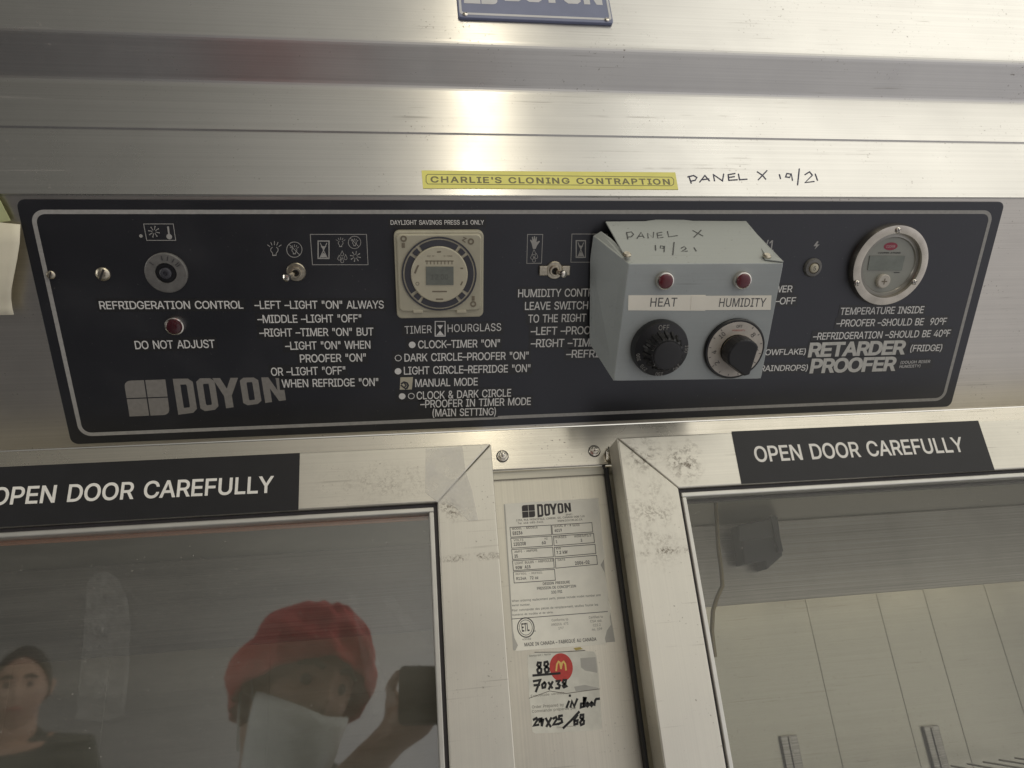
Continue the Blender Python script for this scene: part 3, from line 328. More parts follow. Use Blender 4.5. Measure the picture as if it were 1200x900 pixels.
class MB:
    """collects shapes in plane coordinates (u, v, height) and links them as one mesh object; ori = the thing's base on the plane"""
    def __init__(s, plane=None, ori=(0, 0, 0)):
        s.p = plane; s.o = Vector(ori); s.bm = bmesh.new(); s.k = 0
    def V(s, u, v, h): return s.bm.verts.new(Vector((u, v, h)) - s.o)
    def prism(s, pts, h0, h1, top=None):
        a = [s.V(u, v, h0) for u, v in pts]; b = [s.V(u, v, h1) for u, v in (top or pts)]; n = len(pts)
        s.bm.faces.new(b); s.bm.faces.new(a[::-1])
        for i in range(n): s.bm.faces.new((a[i], a[(i + 1) % n], b[(i + 1) % n], b[i]))
        return s
    def box(s, u0, u1, v0, v1, h0, h1): return s.prism([(u0, v0), (u1, v0), (u1, v1), (u0, v1)], h0, h1)
    def poly(s, pts, h):
        s.bm.faces.new([s.V(u, v, h) for u, v in pts]); return s
    def poly3(s, pts): s.bm.faces.new([s.V(*p) for p in pts]); return s
    def lathe(s, cu, cv, prof, seg=40, cap0=True, cap1=True, sq=1.0, flute=None):
        rings = []
        for (rr, h) in prof:
            ring = []
            for i in range(seg):
                t = 2 * PI * i / seg; q = rr * (flute(t, h) if flute else 1)
                ring.append(s.V(cu + q * math.cos(t), cv + q * sq * math.sin(t), h))
            rings.append(ring)
        for a, b in zip(rings, rings[1:]):
            for i in range(seg): s.bm.faces.new((a[i], a[(i + 1) % seg], b[(i + 1) % seg], b[i]))
        if cap0: s.bm.faces.new(rings[0][::-1])
        if cap1: s.bm.faces.new(rings[-1])
        return s
    def ring(s, cu, cv, r0, r1, h0, h1, a0=0.0, a1=2 * PI, seg=40, sq=1.0):
        full = abs(a1 - a0 - 2 * PI) < 1e-6; n = seg if full else seg + 1; rows = []
        for i in range(n):
            t = a0 + (a1 - a0) * i / seg; c, q = math.cos(t), math.sin(t) * sq
            rows.append([s.V(cu + rr * c, cv + rr * q, h) for rr, h in ((r0, h0), (r1, h0), (r1, h1), (r0, h1))])
        for i in range(n if full else n - 1):
            a, b = rows[i], rows[(i + 1) % n]
            for j in range(4): s.bm.faces.new((a[j], a[(j + 1) % 4], b[(j + 1) % 4], b[j]))
        if not full: s.bm.faces.new(rows[0]); s.bm.faces.new(rows[-1][::-1])
        return s
    def stroke(s, pts, w, h, closed=False, th=0.0):
        """flat pen stroke along pts, as a mitred ribbon"""
        pts = [Vector((p[0], p[1])) for p in pts]
        if closed: pts = pts + [pts[0]]
        n = len(pts); s.k += 1; hh = h + (s.k % 7) * 4e-6
        L, Rr = [], []
        for i, p in enumerate(pts):
            if closed: a, b = pts[(i - 1) if i else n - 2], pts[(i + 1) if i < n - 1 else 1]
            else: a, b = pts[max(i - 1, 0)], pts[min(i + 1, n - 1)]
            d0 = (p - a).normalized() if (p - a).length > 1e-9 else (b - p).normalized()
            d1 = (b - p).normalized() if (b - p).length > 1e-9 else d0
            t = d0 + d1; t = t.normalized() if t.length > .2 else d1
            nn = Vector((-t.y, t.x)); k = 1 / max(.5, nn.dot(Vector((-d0.y, d0.x))))
            e = Vector((0, 0))
            if not closed and i == 0: e = -d1 * w * .35
            if not closed and i == n - 1: e = d0 * w * .35
            L.append(p + nn * w / 2 * k + e); Rr.append(p - nn * w / 2 * k + e)
        lv = [s.V(q.x, q.y, hh) for q in L]; rv = [s.V(q.x, q.y, hh) for q in Rr]
        for i in range(n - 1): s.bm.faces.new((rv[i], rv[i + 1], lv[i + 1], lv[i]))
        return s
    def disc(s, cu, cv, rr, h, seg=20, sq=1.0):
        s.bm.faces.new([s.V(cu + rr * math.cos(2 * PI * i / seg), cv + rr * sq * math.sin(2 * PI * i / seg), h) for i in range(seg)]); return s
    def tube(s, pts, rad, seg=8):
        pts = [Vector(p) for p in pts]; rings = []; up = Vector((.3, .2, .93))
        for i, p in enumerate(pts):
            t = (pts[min(i + 1, len(pts) - 1)] - pts[max(i - 1, 0)]).normalized()
            a = t.cross(up); a = a.normalized() if a.length > .05 else t.cross(Vector((1, 0, 0))).normalized(); b = t.cross(a)
            q = rad[i] if isinstance(rad, (list, tuple)) else rad
            rings.append([s.bm.verts.new(p + (a * math.cos(2 * PI * k / seg) + b * math.sin(2 * PI * k / seg)) * q - s.o) for k in range(seg)])
        for a, b in zip(rings, rings[1:]):
            for k in range(seg): s.bm.faces.new((a[k], a[(k + 1) % seg], b[(k + 1) % seg], b[k]))
        s.bm.faces.new(rings[0][::-1]); s.bm.faces.new(rings[-1]); return s
    def text(s, t, A, B, cap, h, bold=0.0, space=1.0, jit=0.0):
        """lettering from A to B (u, v of the ink's lower corners), cap height cap"""
        vs, fs = glyphs(t, bold, space); x0 = min(v[0] for v in vs); x1 = max(v[0] for v in vs)
        A = Vector(A); B = Vector(B); e = B - A; up = Vector((-e.y, e.x)).normalized()
        q = [A + e * ((x - x0) / (x1 - x0)) + up * (y / CAP * cap) for x, y in vs]
        bv = [s.V(c.x, c.y, h) for c in q]
        for f_ in fs: s.bm.faces.new([bv[i] for i in f_])
        return s
    def build(s, name, mat, parent=None, bevel=0.0, smooth=False, seg=2, flip=True, top=None):
        if flip: bmesh.ops.recalc_face_normals(s.bm, faces=s.bm.faces[:])
        me = bpy.data.meshes.new(name); s.bm.to_mesh(me); s.bm.free(); me.materials.append(mat)
        o = bpy.data.objects.new(name, me); C.objects.link(o)
        if smooth:
            for p in me.polygons: p.use_smooth = True
            try: me.set_sharp_from_angle(angle=math.radians(38))
            except Exception: pass
        if parent: o.parent = parent
        elif s.p is not None:
            o.location = s.p.pt(*s.o); o.rotation_euler = (s.p.th, 0, 0)
        if bevel:
            b = o.modifiers.new('edges', 'BEVEL'); b.width = bevel; b.segments = seg; b.limit_method = 'ANGLE'; b.angle_limit = math.radians(40)
        return o
def tag(o, label, cat, group=None):
    o['label'] = label; o['category'] = cat
    if group: o['group'] = group
    return o
class T:
    """a thing standing on a plane: an Empty at its base; part() starts a part in plane coordinates"""
    def __init__(s, name, label, cat, plane, ori, group=None):
        s.e = bpy.data.objects.new(name, None); C.objects.link(s.e); s.e.empty_display_size = .01
        s.p = plane; s.o = Vector(ori) if len(ori) == 3 else Vector((ori[0], ori[1], 0))
        s.e.location = plane.pt(*s.o); s.e.rotation_euler = (plane.th, 0, 0); tag(s.e, label, cat, group)
    def mb(s): return MB(s.p, s.o)
    def uv(s, px, py, h=0.0): return s.p.uv(px, py, h)
def rrect(u0, u1, v0, v1, rad, n=5):
    out = []
    for cx, cy, a in ((u1 - rad, v1 - rad, 0), (u0 + rad, v1 - rad, PI / 2), (u0 + rad, v0 + rad, PI), (u1 - rad, v0 + rad, 1.5 * PI)):
        for i in range(n + 1):
            t = a + PI / 2 * i / n; out.append((cx + rad * math.cos(t), cy + rad * math.sin(t)))
    return out
def rquad(q, rad, n=5):
    """quad with rounded corners (any convex polygon)"""
    q = [Vector(p) for p in q]; out = []; m = len(q)
    for i in range(m):
        p, a, b = q[i], q[i - 1], q[(i + 1) % m]; rr = rad[i] if isinstance(rad, (list, tuple)) else rad
        A = p + (a - p).normalized() * rr; B = p + (b - p).normalized() * rr
        for k in range(n + 1):
            t = k / n; out.append(tuple(A * (1 - t) ** 2 + p * 2 * t * (1 - t) + B * t * t))
    return out

# ================================================================ THE CABINET
cab = bpy.data.objects.new('proofer_cabinet', None); C.objects.link(cab); cab.location = (0.12, .62, -1.5)
tag(cab, 'large stainless steel proofer cabinet with an overhanging hood and two glazed doors', 'cabinet')
def cpart(name, bm_, mat, parent=None, bevel=0.0, smooth=False, rot=0.0, loc=(0, 0, 0)):
    """a cabinet part whose mesh lies in plane coordinates of a vertical plane (or in world axes when rot = 0)"""
    o = bm_.build(name, mat, None, bevel, smooth)
    mw = Matrix.Translation(loc) @ Matrix.Rotation(rot, 4, 'X')
    o.parent = parent or cab
    o.matrix_parent_inverse = Matrix.Identity(4)
    base = (parent.matrix_world if parent else Matrix.Translation(cab.location))
    o.matrix_basis = base.inverted() @ mw
    return o
HX0, HX1 = -.75, 1.50
def sheet(prof, x0, x1, th, mat, name, bevel=0.0):
    """folded sheet: profile in (y, z), extruded along x with thickness th behind it"""
    m = MB(); P = [Vector(p) for p in prof]; n = len(P); off = []
    for i in range(n):
        a = (P[i] - P[i - 1]).normalized() if i else (P[1] - P[0]).normalized()
        b = (P[i + 1] - P[i]).normalized() if i < n - 1 else a
        t = (a + b).normalized(); nn = Vector((t.y, -t.x)); off.append(P[i] + nn * th)
    loop = P + off[::-1]
    A = [m.V(x0, p.x, p.y) for p in loop]; B = [m.V(x1, p.x, p.y) for p in loop]; k = len(loop)
    for i in range(n - 1):
        j = k - 1 - i
        m.bm.faces.new((A[i], B[i], B[i + 1], A[i + 1])); m.bm.faces.new((A[j], A[j - 1], B[j - 1], B[j]))
    m.bm.faces.new((A[0], A[k - 1], B[k - 1], B[0])); m.bm.faces.new((A[n - 1], B[n - 1], B[n], A[n]))
    for S_ in (A, B):
        for i in range(n - 1): m.bm.faces.new((S_[i], S_[i + 1], S_[k - 2 - i], S_[k - 1 - i]))
    return cpart(name, m, mat, bevel=bevel)
def arc(c, rad, a0, a1, n=5):
    return [(c[0] + rad * math.cos(math.radians(a0 + (a1 - a0) * i / n)), c[1] + rad * math.sin(math.radians(a0 + (a1 - a0) * i / n))) for i in range(n + 1)]
def fillet(P, rad, n=4):
    out = [P[0]]
    for i in range(1, len(P) - 1):
        p, a, b = Vector(P[i]), Vector(P[i - 1]), Vector(P[i + 1])
        A = p + (a - p).normalized() * rad; B = p + (b - p).normalized() * rad
        for k in range(n + 1):
            t = k / n; out.append(tuple(A * (1 - t) ** 2 + p * 2 * t * (1 - t) + B * t * t))
    return out + [P[-1]]
# upper fascia, projecting bevel and upper face in one folded sheet
up_prof = fillet([(.4788, .4100), (.4788, .4640), (.4531, .4894), (.4531, .80), (.60, .80)], .004)
o = sheet(up_prof, HX0, HX1, .0008, M_HOOD, 'hood_upper_sheet')
# lower fascia that tucks under it, then folds back and down as the slope that carries the control panel
sl = Vector((-math.sin(ALPHA), math.cos(ALPHA)))
n_ = Vector((-math.cos(ALPHA), -math.sin(ALPHA)))
p_low = Vector((.61551, .19987)) - n_ * .0012 - sl * .0035
p_top = Vector((.61551, .19987)) - n_ * .0012 + sl * .2045
o = sheet(fillet([tuple(p_top + sl * .0), (.4781, .3505), (.4781, .4138)], .003) + [(.4768, .4148), (.4768, .4153), (.4781, .4160)], HX0, HX1, .0006, M_HOOD, 'hood_fascia')
o = sheet([tuple(p_low), tuple(p_top - sl * .0002)], HX0, HX1, .0012, M_SLOPE, 'hood_slope')
# header strip under the hood
m = MB(); m.box(HX0, HX1, .1590, .1968, -.004, 0)
header = cpart('header_strip', m, M_HEAD, rot=PI / 2, loc=(0, .6170, 0), bevel=.0008)
for (px, py, kind) in ((589, 534, 0), (697, 528, 1)):
    u, v = HEADER.uv(px, py, .002)
    m = MB(HEADER); m.lathe(u, v, [(.0050, 0), (.0050, .0012), (.0046, .0016)], 24)
    m.lathe(u, v, [(.0040, .0016), (.0040, .0045), (.0033, .0052)], 6)
    m.lathe(u, v, [(.0020, .0052), (.0019, .0068), (.0010, .0073)], 16)
    nut = cpart('hex_nut', m, M_CHROME, rot=PI / 2, loc=(0, .6170, 0), smooth=True, bevel=.0002)
    m = MB(HEADER); m.ring(u, v, .0047, .0057, 0, .0006, seg=24)
    b = m.build('washer', M_DARKMETAL, nut)
# centre post between the doors
m = MB(); m.box(.060, .190, -.62, .1600, -.004, 0)
cpart('centre_post', m, M_POST, rot=PI / 2, loc=(0, .6250, 0))
m = MB(); m.box(.1742, .1768, -.60, .1560, 0, .010)
cpart('hinge_gasket', m, M_RUBBER, rot=PI / 2, loc=(0, .6250, 0), bevel=.0008)
# cable loop at the top of the gasket
pts = [POST.pt(*POST.uv(*q), .012) for q in ((709, 543), (708, 534), (710, 529), (714, 530), (717, 538), (720, 548))]
m = MB(); m.tube(pts, .0016, 10)
cpart('cable', m, M_CHROME, smooth=True)
m = MB(); u, v = POST.uv(713, 534, .006); m.box(u - .006, .176, v - .012, v + .012, 0.0, .004)
cpart('cable_bracket', m, M_DARKMETAL, rot=PI / 2, loc=(0, .6250, 0), bevel=.0006)
# shell: sides, roof, back, floor of the compartment
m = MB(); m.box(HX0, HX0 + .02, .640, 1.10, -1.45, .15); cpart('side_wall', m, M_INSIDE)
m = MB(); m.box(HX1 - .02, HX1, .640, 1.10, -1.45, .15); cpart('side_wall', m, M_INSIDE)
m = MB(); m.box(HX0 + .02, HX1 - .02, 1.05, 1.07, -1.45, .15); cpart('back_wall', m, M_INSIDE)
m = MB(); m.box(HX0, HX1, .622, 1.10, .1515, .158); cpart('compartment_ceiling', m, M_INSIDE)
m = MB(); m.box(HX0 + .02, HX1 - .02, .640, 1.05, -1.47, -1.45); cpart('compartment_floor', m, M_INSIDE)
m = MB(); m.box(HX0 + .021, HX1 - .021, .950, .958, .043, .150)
cpart('shade_panel', m, M_SHADE_DARK, bevel=.001)  # added dark panel standing in for the hood's shadow on the back wall
m = MB(); m.box(.120, .128, .640, .949, -1.44, .149); m.box(.120, .128, .949, 1.049, -1.44, .042); cpart('light_divider', m, M_INSIDE)  # added unseen divider, keeps the right half's light out of the left
# upright ribs of the back wall
m = MB()
for (a, b) in (((942, 690), (988, 900)), ((1026, 690), (1080, 900)), ((1083, 690), (1140, 900)), ((1160, 690), (1215, 900)), ((134, 700), (116, 900)), ((20, 700), (2, 900)), ((320, 700), (310, 900))):
    u0, v0 = BACK.uv(*a); u1, v1 = BACK.uv(*b); uu = (u0 + u1) / 2
    m.box(uu - .0012, uu + .0012, -1.4, .149, 0, .0008)
cpart('wall_rib', m, M_INSIDE, rot=PI / 2, loc=(0, 1.05, 0), bevel=.0004)
# ---- doors
def door(x0, x1, hinge):
    zt, zb, w = .1732, -.62, .0479
    de = bpy.data.objects.new('door', None); C.objects.link(de); de.parent = cab
    de.location = Vector(((x0 + x1) / 2, D, zb)) - cab.location; de.rotation_euler = (PI / 2, 0, 0)
    bpy.context.view_layer.update()
    def dp(name, m, mat, bevel=0, smooth=False):
        return cpart(name, m, mat, parent=de, rot=PI / 2, loc=(0, D, 0), bevel=bevel, smooth=smooth)
    g = .00018
    m = MB(); m.prism([(x0 + g, zt), (x0 + w, zt - w + g), (x1 - w, zt - w + g), (x1 - g, zt)][::-1], -.030, 0); dp('rail', m, M_DOOR_H, .0011)
    m = MB(); m.prism([(x0, zt - g), (x0, zb), (x0 + w, zb + w), (x0 + w, zt - w)], -.030, 0); dp('stile', m, M_DOOR_V, .0011)
    m = MB(); m.prism([(x1, zt - g), (x1 - w, zt - w), (x1 - w, zb + w), (x1, zb)], -.030, 0); dp('stile', m, M_DOOR_V, .0011)
    m = MB(); m.prism([(x0 + g, zb), (x1 - g, zb), (x1 - w, zb + w - g), (x0 + w, zb + w - g)], -.030, 0); dp('rail', m, M_DOOR_H, .0011)
    a0, a1, b0, b1 = x0 + w, x1 - w, zb + w, zt - w
    def frame(t0, t1, h0, h1, m):
        m.box(a0 + t0, a1 - t0, b1 - t1, b1 - t0, h0, h1); m.box(a0 + t0, a1 - t0, b0 + t0, b0 + t1, h0, h1)
        m.box(a0 + t0, a0 + t1, b0 + t1, b1 - t1, h0, h1); m.box(a1 - t1, a1 - t0, b0 + t1, b1 - t1, h0, h1)
    m = MB(); frame(.0002, .0030, -.016, -.006, m); dp('gasket', m, M_GROOVE)
    m = MB(); frame(.0031, .0072, -.018, -.0035, m); dp('glazing_bead', m, M_BEAD, .0009)
    m = MB(); m.box(a0 + .0035, a1 - .0035, b0 + .0035, b1 - .0035, -.0165, -.012); dp('glass', m, M_GLASS_L if hinge else M_GLASS_D)
    m = MB(); m.box(a0 + .0075, a1 - .0075, b1 - .0105, b1 - .0068, -.0205, -.0175); dp('reflection_strip', m, M_GROOVE if hinge else M_ORANGE)  # added strip; the orange one paints the bead's reflection in the glass
    # inner lining of the door leaf
    m = MB(); frame(.0003, .0060, -.030, -.0185, m); dp('inner_lip', m, M_GROOVE)
    return de
door(-.700, .0668, 0); door(.1784, 1.35, 1)

# ================================================================ CONTROL PANEL
U0, U1, V1 = -.2849, .5395, .2019
cp = T('control_panel', 'long black control panel with rounded corners and a thin pale border line', 'control panel', PANEL, (.127, 0))
m = cp.mb(); m.prism(rrect(U0, U1, 0, V1, .006), -.0010, 0.0); m.build('face_plate', M_PANEL, cp.e, .0004)
# border line follows the photo's inset
A = [PANEL.uv(*q) for q in ((33.8, 246.7), (1166.5, 245.6), (1105, 470.7), (94, 510))]
bu0, bu1 = (A[0][0] + A[3][0]) / 2, (A[1][0] + A[2][0]) / 2; bv1, bv0 = (A[0][1] + A[1][1]) / 2, (A[2][1] + A[3][1]) / 2
m = cp.mb(); outer = rrect(bu0, bu1, bv0, bv1, .010, 8); inner = rrect(bu0 + .0032, bu1 - .0032, bv0 + .0032, bv1 - .0032, .007, 8)
ov = [m.V(u, v, .00012) for u, v in outer]; iv = [m.V(u, v, .00012) for u, v in inner]
for i in range(len(ov)): m.bm.faces.new((ov[i], ov[(i + 1) % len(ov)], iv[(i + 1) % len(ov)], iv[i]))
m.build('border_line', M_GREYPRINT, cp.e)
PX = lambda h=0.0: (lambda a, b: PANEL.uv(a, b, h))
P0 = PX()
HP = .00014
def icon_bulb(m, px, py, s, w=.0005):
    g = lambda x, y: P0(px + x * s, py + y * s)
    m.stroke([g(-.28, .95), g(-.3, .6), g(-.62, .2), g(-.6, -.15), g(-.35, -.4)], w, HP); m.stroke([g(.28, .95), g(.3, .6), g(.62, .2), g(.6, -.15), g(.35, -.4)], w, HP)
    m.stroke([g(-.28, .95), g(.28, .95)], w * 1.6, HP)
    for x0, y0, x1, y1 in ((-.75, -.5, -1.15, -.8), (-.4, -.75, -.6, -1.2), (0, -.8, 0, -1.4), (.4, -.75, .6, -1.2), (.75, -.5, 1.15, -.8)): m.stroke([g(x0, y0), g(x1, y1)], w, HP)
def icon_circle(m, px, py, s, w=.0005, sl=True):
    m.stroke([P0(px + s * math.cos(t), py + s * math.sin(t)) for t in [2 * PI * i / 24 for i in range(24)]], w, HP, True)
    if sl: m.stroke([P0(px - s * .65, py - s * .65), P0(px + s * .65, py + s * .65)], w, HP)
def icon_snow(m, px, py, s, w=.0005):
    for i in range(8):
        t = PI * i / 4 + .2; m.stroke([P0(px + .35 * s * math.cos(t), py + .35 * s * math.sin(t)), P0(px + s * math.cos(t), py + s * math.sin(t))], w, HP)
        m.disc(*P0(px + .95 * s * math.cos(t), py + .95 * s * math.sin(t)), w * 1.0, HP + 2e-5, 10)
def icon_drop(m, px, py, s, w=.0004, fill=False):
    pts = [P0(px + s * math.sin(t) * .55 * (1 - .0 * t), py + s * (.35 - .6 * math.cos(t)) if abs(math.sin(t)) > .02 or math.cos(t) < 0 else py - s) for t in [2 * PI * i / 16 for i in range(16)]]
    pts = [P0(px, py - s)] + [P0(px + .55 * s * math.cos(t), py + .35 * s + .55 * s * math.sin(t)) for t in [-.5 + i * (PI + 1) / 10 for i in range(11)]]
    m.stroke(pts, w, HP, True)
def icon_hour(m, x0, y0, x1, y1, w=.0005):
    g = lambda a, b: P0(x0 + (x1 - x0) * a, y0 + (y1 - y0) * b)
    m.stroke([g(0, 0), g(1, 0), g(1, 1), g(0, 1)], w, HP, True)
    m.poly([g(.25, .30), g(.5, .52), g(.75, .30)], HP + 5e-5); m.poly([g(.12, .94), g(.88, .94), g(.5, .66)], HP + 5e-5)
    m.stroke([g(.2, .12), g(.5, .53), g(.18, .95)], w * .7, HP + 6e-5); m.stroke([g(.8, .12), g(.5, .53), g(.82, .95)], w * .7, HP + 6e-5)
def frame_q(m, q, w=.0005): m.stroke([P0(*p) for p in q], w, HP, True)
m = cp.mb(); frame_q(m, ((168.4, 262.4), (203, 262.4), (206, 281.6), (172, 281.6))); icon_snow(m, 180.5, 271.5, 6.5)
m.stroke([P0(197, 266), P0(198.3, 276)], .0013, HP); m.disc(*P0(198.4, 277.3), .0021, HP + 3e-5); m.build('cold_pictogram', M_GREYPRINT, cp.e)
m = cp.mb(); icon_bulb(m, 321.6, 292.5, 7); m.build('lamp_pictogram', M_GREYPRINT, cp.e)
m = cp.mb(); icon_circle(m, 345, 292.5, 9); icon_bulb(m, 345, 293, 4.6, .0004); m.build('lamp_off_pictogram', M_GREYPRINT, cp.e)
m = cp.mb(); frame_q(m, ((363.6, 274.6), (429.5, 274.6), (431.3, 310.2), (366.2, 310.2))); icon_hour(m, 372.8, 282.4, 385.6, 302.8, .0009)
icon_bulb(m, 399.2, 284.5, 4.6, .0004); icon_circle(m, 415.5, 284, 7.3, .0004); icon_bulb(m, 415.5, 284.5, 3.6, .0004)
for a, b in ((401, 297), (397.5, 302), (405, 301.5), (401, 305)): icon_drop(m, a, b, 3.2)
icon_snow(m, 416.5, 300.5, 6); m.build('timer_pictogram', M_GREYPRINT, cp.e)
m = cp.mb(); frame_q(m, ((618.2, 274.7), (636, 274.7), (634.5, 308.4), (617.3, 308.7)))
g = lambda a, b: P0(600 + a / 11.25, 260 + b / 11.25)
m.poly([g(*q) for q in ((275, 355), (260, 290), (237, 240), (250, 232), (268, 255), (262, 200), (275, 195), (285, 235), (290, 188), (303, 188), (306, 235), (318, 196), (330, 200), (322, 268), (355, 250), (368, 258), (330, 310), (312, 355))], HP)
for a, b in ((290, 400), (265, 460), (320, 450), (290, 498)): icon_drop(m, 600 + a / 11.25, 260 + b / 11.25, 3.2)
m.build('hand_pictogram', M_GREYPRINT, cp.e)
m = cp.mb(); frame_q(m, ((670.2, 274.2), (712, 274.2), (711, 307.2), (668.9, 307.2))); icon_hour(m, 675.2, 282, 686, 301.6, .0009); m.build('timer_pictogram', M_GREYPRINT, cp.e)
m = cp.mb(); g = lambda a, b: P0(880 + a / 5, 270 + b / 5)
m.poly([g(*q) for q in ((388, 62), (366, 92), (382, 92), (372, 112), (402, 82), (386, 82), (396, 66))][::-1], HP); m.build('power_pictogram', M_WHITE, cp.e)
m = cp.mb(); m.text('0/1', P0(887.5, 294.5), P0(906.2, 294), .0092, HP, .01); m.build('lettering', M_WHITE, cp.e)
# printed emblem and tapered maker's lettering
def zq(pts, ox, oy, k): return [P0(ox + a / k, oy + b / k) for a, b in pts]
m = cp.mb()
TL, TR, BR, BL = (82, 143), (348, 134), (378, 360), (120, 371)
def bil(a, b): 
    x = lambda i: (TL[i] * (1 - a) + TR[i] * a) * (1 - b) + (BL[i] * (1 - a) + BR[i] * a) * b
    return x(0), x(1)
g1, g2 = .485, .515
def logo_squares(m, fn, h):
    for (a0, a1, b0, b1, k) in ((0, g1, 0, g1, 0), (g2, 1, 0, g1, -1), (0, g1, g2, 1, -1), (g2, 1, g2, 1, 2)):
        q = [fn(a0, b0), fn(a1, b0), fn(a1, b1), fn(a0, b1)]
        L_ = (Vector(q[1]) - Vector(q[0])).length * .38
        rad = [1e-6] * 4
        if k >= 0: rad[k] = L_
        m.poly(rquad(q, rad)[::-1], h)
logo_squares(m, lambda a, b: P0(130 + bil(a, b)[0] / 5.4545, 420 + bil(a, b)[1] / 5.4545), HP)
m.build('emblem', M_LOGO, cp.e)
# letters drawn in a box x 395..1120 whose lower edge rises towards the end
def tap(x, y):   # x in zoomed px along the word, y 0..1 top to bottom
    top = 130 - (x - 395) * .016; bot = 360 - (x - 395) * .134
    xs = x + 36 * (y) * (bot - top) / 230
    return xs, top + (bot - top) * y
def blk(m, fn, outline, h, hole=None):
    o_ = [fn(*p) for p in outline]
    if hole is None: m.poly(o_[::-1], h); return
    i_ = [fn(*p) for p in hole]; n = len(o_)
    a = [m.V(u, v, h) for u, v in o_]; b = [m.V(u, v, h) for u, v in i_]
    for i in range(n): m.bm.faces.new((a[i], a[(i + 1) % n], b[(i + 1) % n], b[i]))
def maker_word(m, fn, h, x0=395, widths=(125, 118, 165, 118, 135), gaps=(22, -12, 8, 22), nw=True):
    x = x0
    def O(x, w, sq):
        c = .10 if not sq else 0
        out = [(x + (0 if sq else .22 * w), 0), (x + w * .78, 0), (x + w, .10), (x + w, .90), (x + w * .78, 1), (x + (0 if sq else .22 * w), 1), (x, .90 if not sq else .95), (x, .10 if not sq else .05)]
        t = .34 * w
        hole = [(x + t + (0 if sq else .03 * w), .17), (x + w - t - .02 * w, .17), (x + w - t, .22), (x + w - t, .78), (x + w - t - .02 * w, .83), (x + t + (0 if sq else .03 * w), .83), (x + t, .78), (x + t, .22)]
        blk(m, fn, out, h, hole)
    O(x, widths[0], True); x += widths[0] + gaps[0]
    O(x, widths[1], False); x += widths[1] + gaps[1]
    w = widths[2]; q = .30
    blk(m, fn, [(x, 0), (x + w * q, 0), (x + w * .5, .36), (x + w * (1 - q), 0), (x + w, 0), (x + w * .5 + w * .15, .60), (x + w * .65, 1), (x + w * .35, 1), (x + w * .35, .60)], h); x += w + gaps[2]
    O(x, widths[3], False); x += widths[3] + gaps[3]
    w = widths[4]; q = .33
    m_ = [(x, 0), (x + w * q, 0), (x + w * (1 - q), .55), (x + w * (1 - q), 0), (x + w, 0), (x + w, 1), (x + w * (1 - q), 1), (x + w * q, .45), (x + w * q, 1), (x, 1)]
    for idx in ((0, 1, 7, 8, 9), (1, 2, 6, 7), (2, 3, 4, 5, 6)): blk(m, fn, [m_[i] for i in idx], h)
m = cp.mb(); maker_word(m, lambda x, y: P0(130 + tap(x, y)[0] / 5.4545, 420 + tap(x, y)[1] / 5.4545), HP); m.build('maker_lettering', M_LOGO, cp.e)
# plate screws
def screw(parent, plane_mb, u, v, rad, mat, slot=.6, h0=0.0, cross=False):
    m = plane_mb(); m.lathe(u, v, [(rad, h0), (rad, h0 + rad * .25), (rad * .8, h0 + rad * .5), (rad * .4, h0 + rad * .62)], 20)
    s_ = m.build('screw', mat, parent, smooth=True)
    m = plane_mb(); c, q = math.cos(slot), math.sin(slot); L_ = rad * .85; w = rad * .14
    m.prism([(u + c * L_ - q * w, v + q * L_ + c * w), (u - c * L_ - q * w, v - q * L_ + c * w), (u - c * L_ + q * w, v - q * L_ - c * w), (u + c * L_ + q * w, v + q * L_ - c * w)], h0 + rad * .45, h0 + rad * .66)
    if cross: m.prism([(u - q * L_ - c * w, v + c * L_ - q * w), (u + q * L_ - c * w, v - c * L_ - q * w), (u + q * L_ + c * w, v - c * L_ + q * w), (u - q * L_ + c * w, v + c * L_ + q * w)], h0 + rad * .44, h0 + rad * .65)
    m.build('slot', M_DARKMETAL, s_)
    return s_
for px, py, rp, sl_ in ((60, 322, 5.2, 1.2), (121, 321, 8.6, 1.1)):
    u, v = P0(px, py); screw(cp.e, cp.mb, u, v, rp * .00063, M_BRASSY, sl_)
u, v = P0(165.2, 276.6); m = cp.mb(); m.lathe(u, v, [(.0013, 0), (.0011, .0008)], 10); m.build('pin', M_GREYPRINT, cp.e)

# ================================================================ LABEL STRIPS ON THE PANEL
def strip(t, x0, y0, x1, y1, cap, label, bold=0.0, mat=None, pad=2.6, extra=(), group='printed label strips on the control panel', start=None, mark=None, space=.96):
    A, B = P0(x0, y0), P0(x1, y1); cp_ = (Vector(P0(x0, y0 - cap)) - Vector(A)).length
    e = (Vector(B) - Vector(A)); L_ = e.length; ex_ = e / L_; up = Vector((-ex_.y, ex_.x)); k = .00068
    th = T('label_strip', label, 'label strip', PANEL, ((A[0] + B[0]) / 2, (A[1] + B[1]) / 2), group)
    m = th.mb(); s0 = Vector(P0(*start)) if start else Vector(A)
    a = s0 - ex_ * pad * k - up * .0022; b = Vector(B) + ex_ * pad * k - up * .0022; hgt = cp_ + .0044
    random.seed(t); sk = random.uniform(-.0006, .0006)
    m.prism([tuple(a), tuple(b), tuple(b + up * (hgt + sk)), tuple(a + up * (hgt - sk))], .00002, .00016); m.build('backing', M_STRIP, th.e)
    m = th.mb(); m.text(t, A, B, cp_, .00022, bold or .008, space)
    if mark: mark(m)
    m.build('lettering', mat or M_STRIPTEXT, th.e)
    return th
def dot(px, py, rp): return lambda m: m.disc(*P0(px, py), rp * .00075, .00022)
def ringm(px, py, rp): return lambda m: m.ring(*P0(px, py), rp * .00075 - .0006, rp * .00075, .0002, .00022, seg=24)
def both(*fs):
    def go(m):
        for q in fs: q(m)
    return go
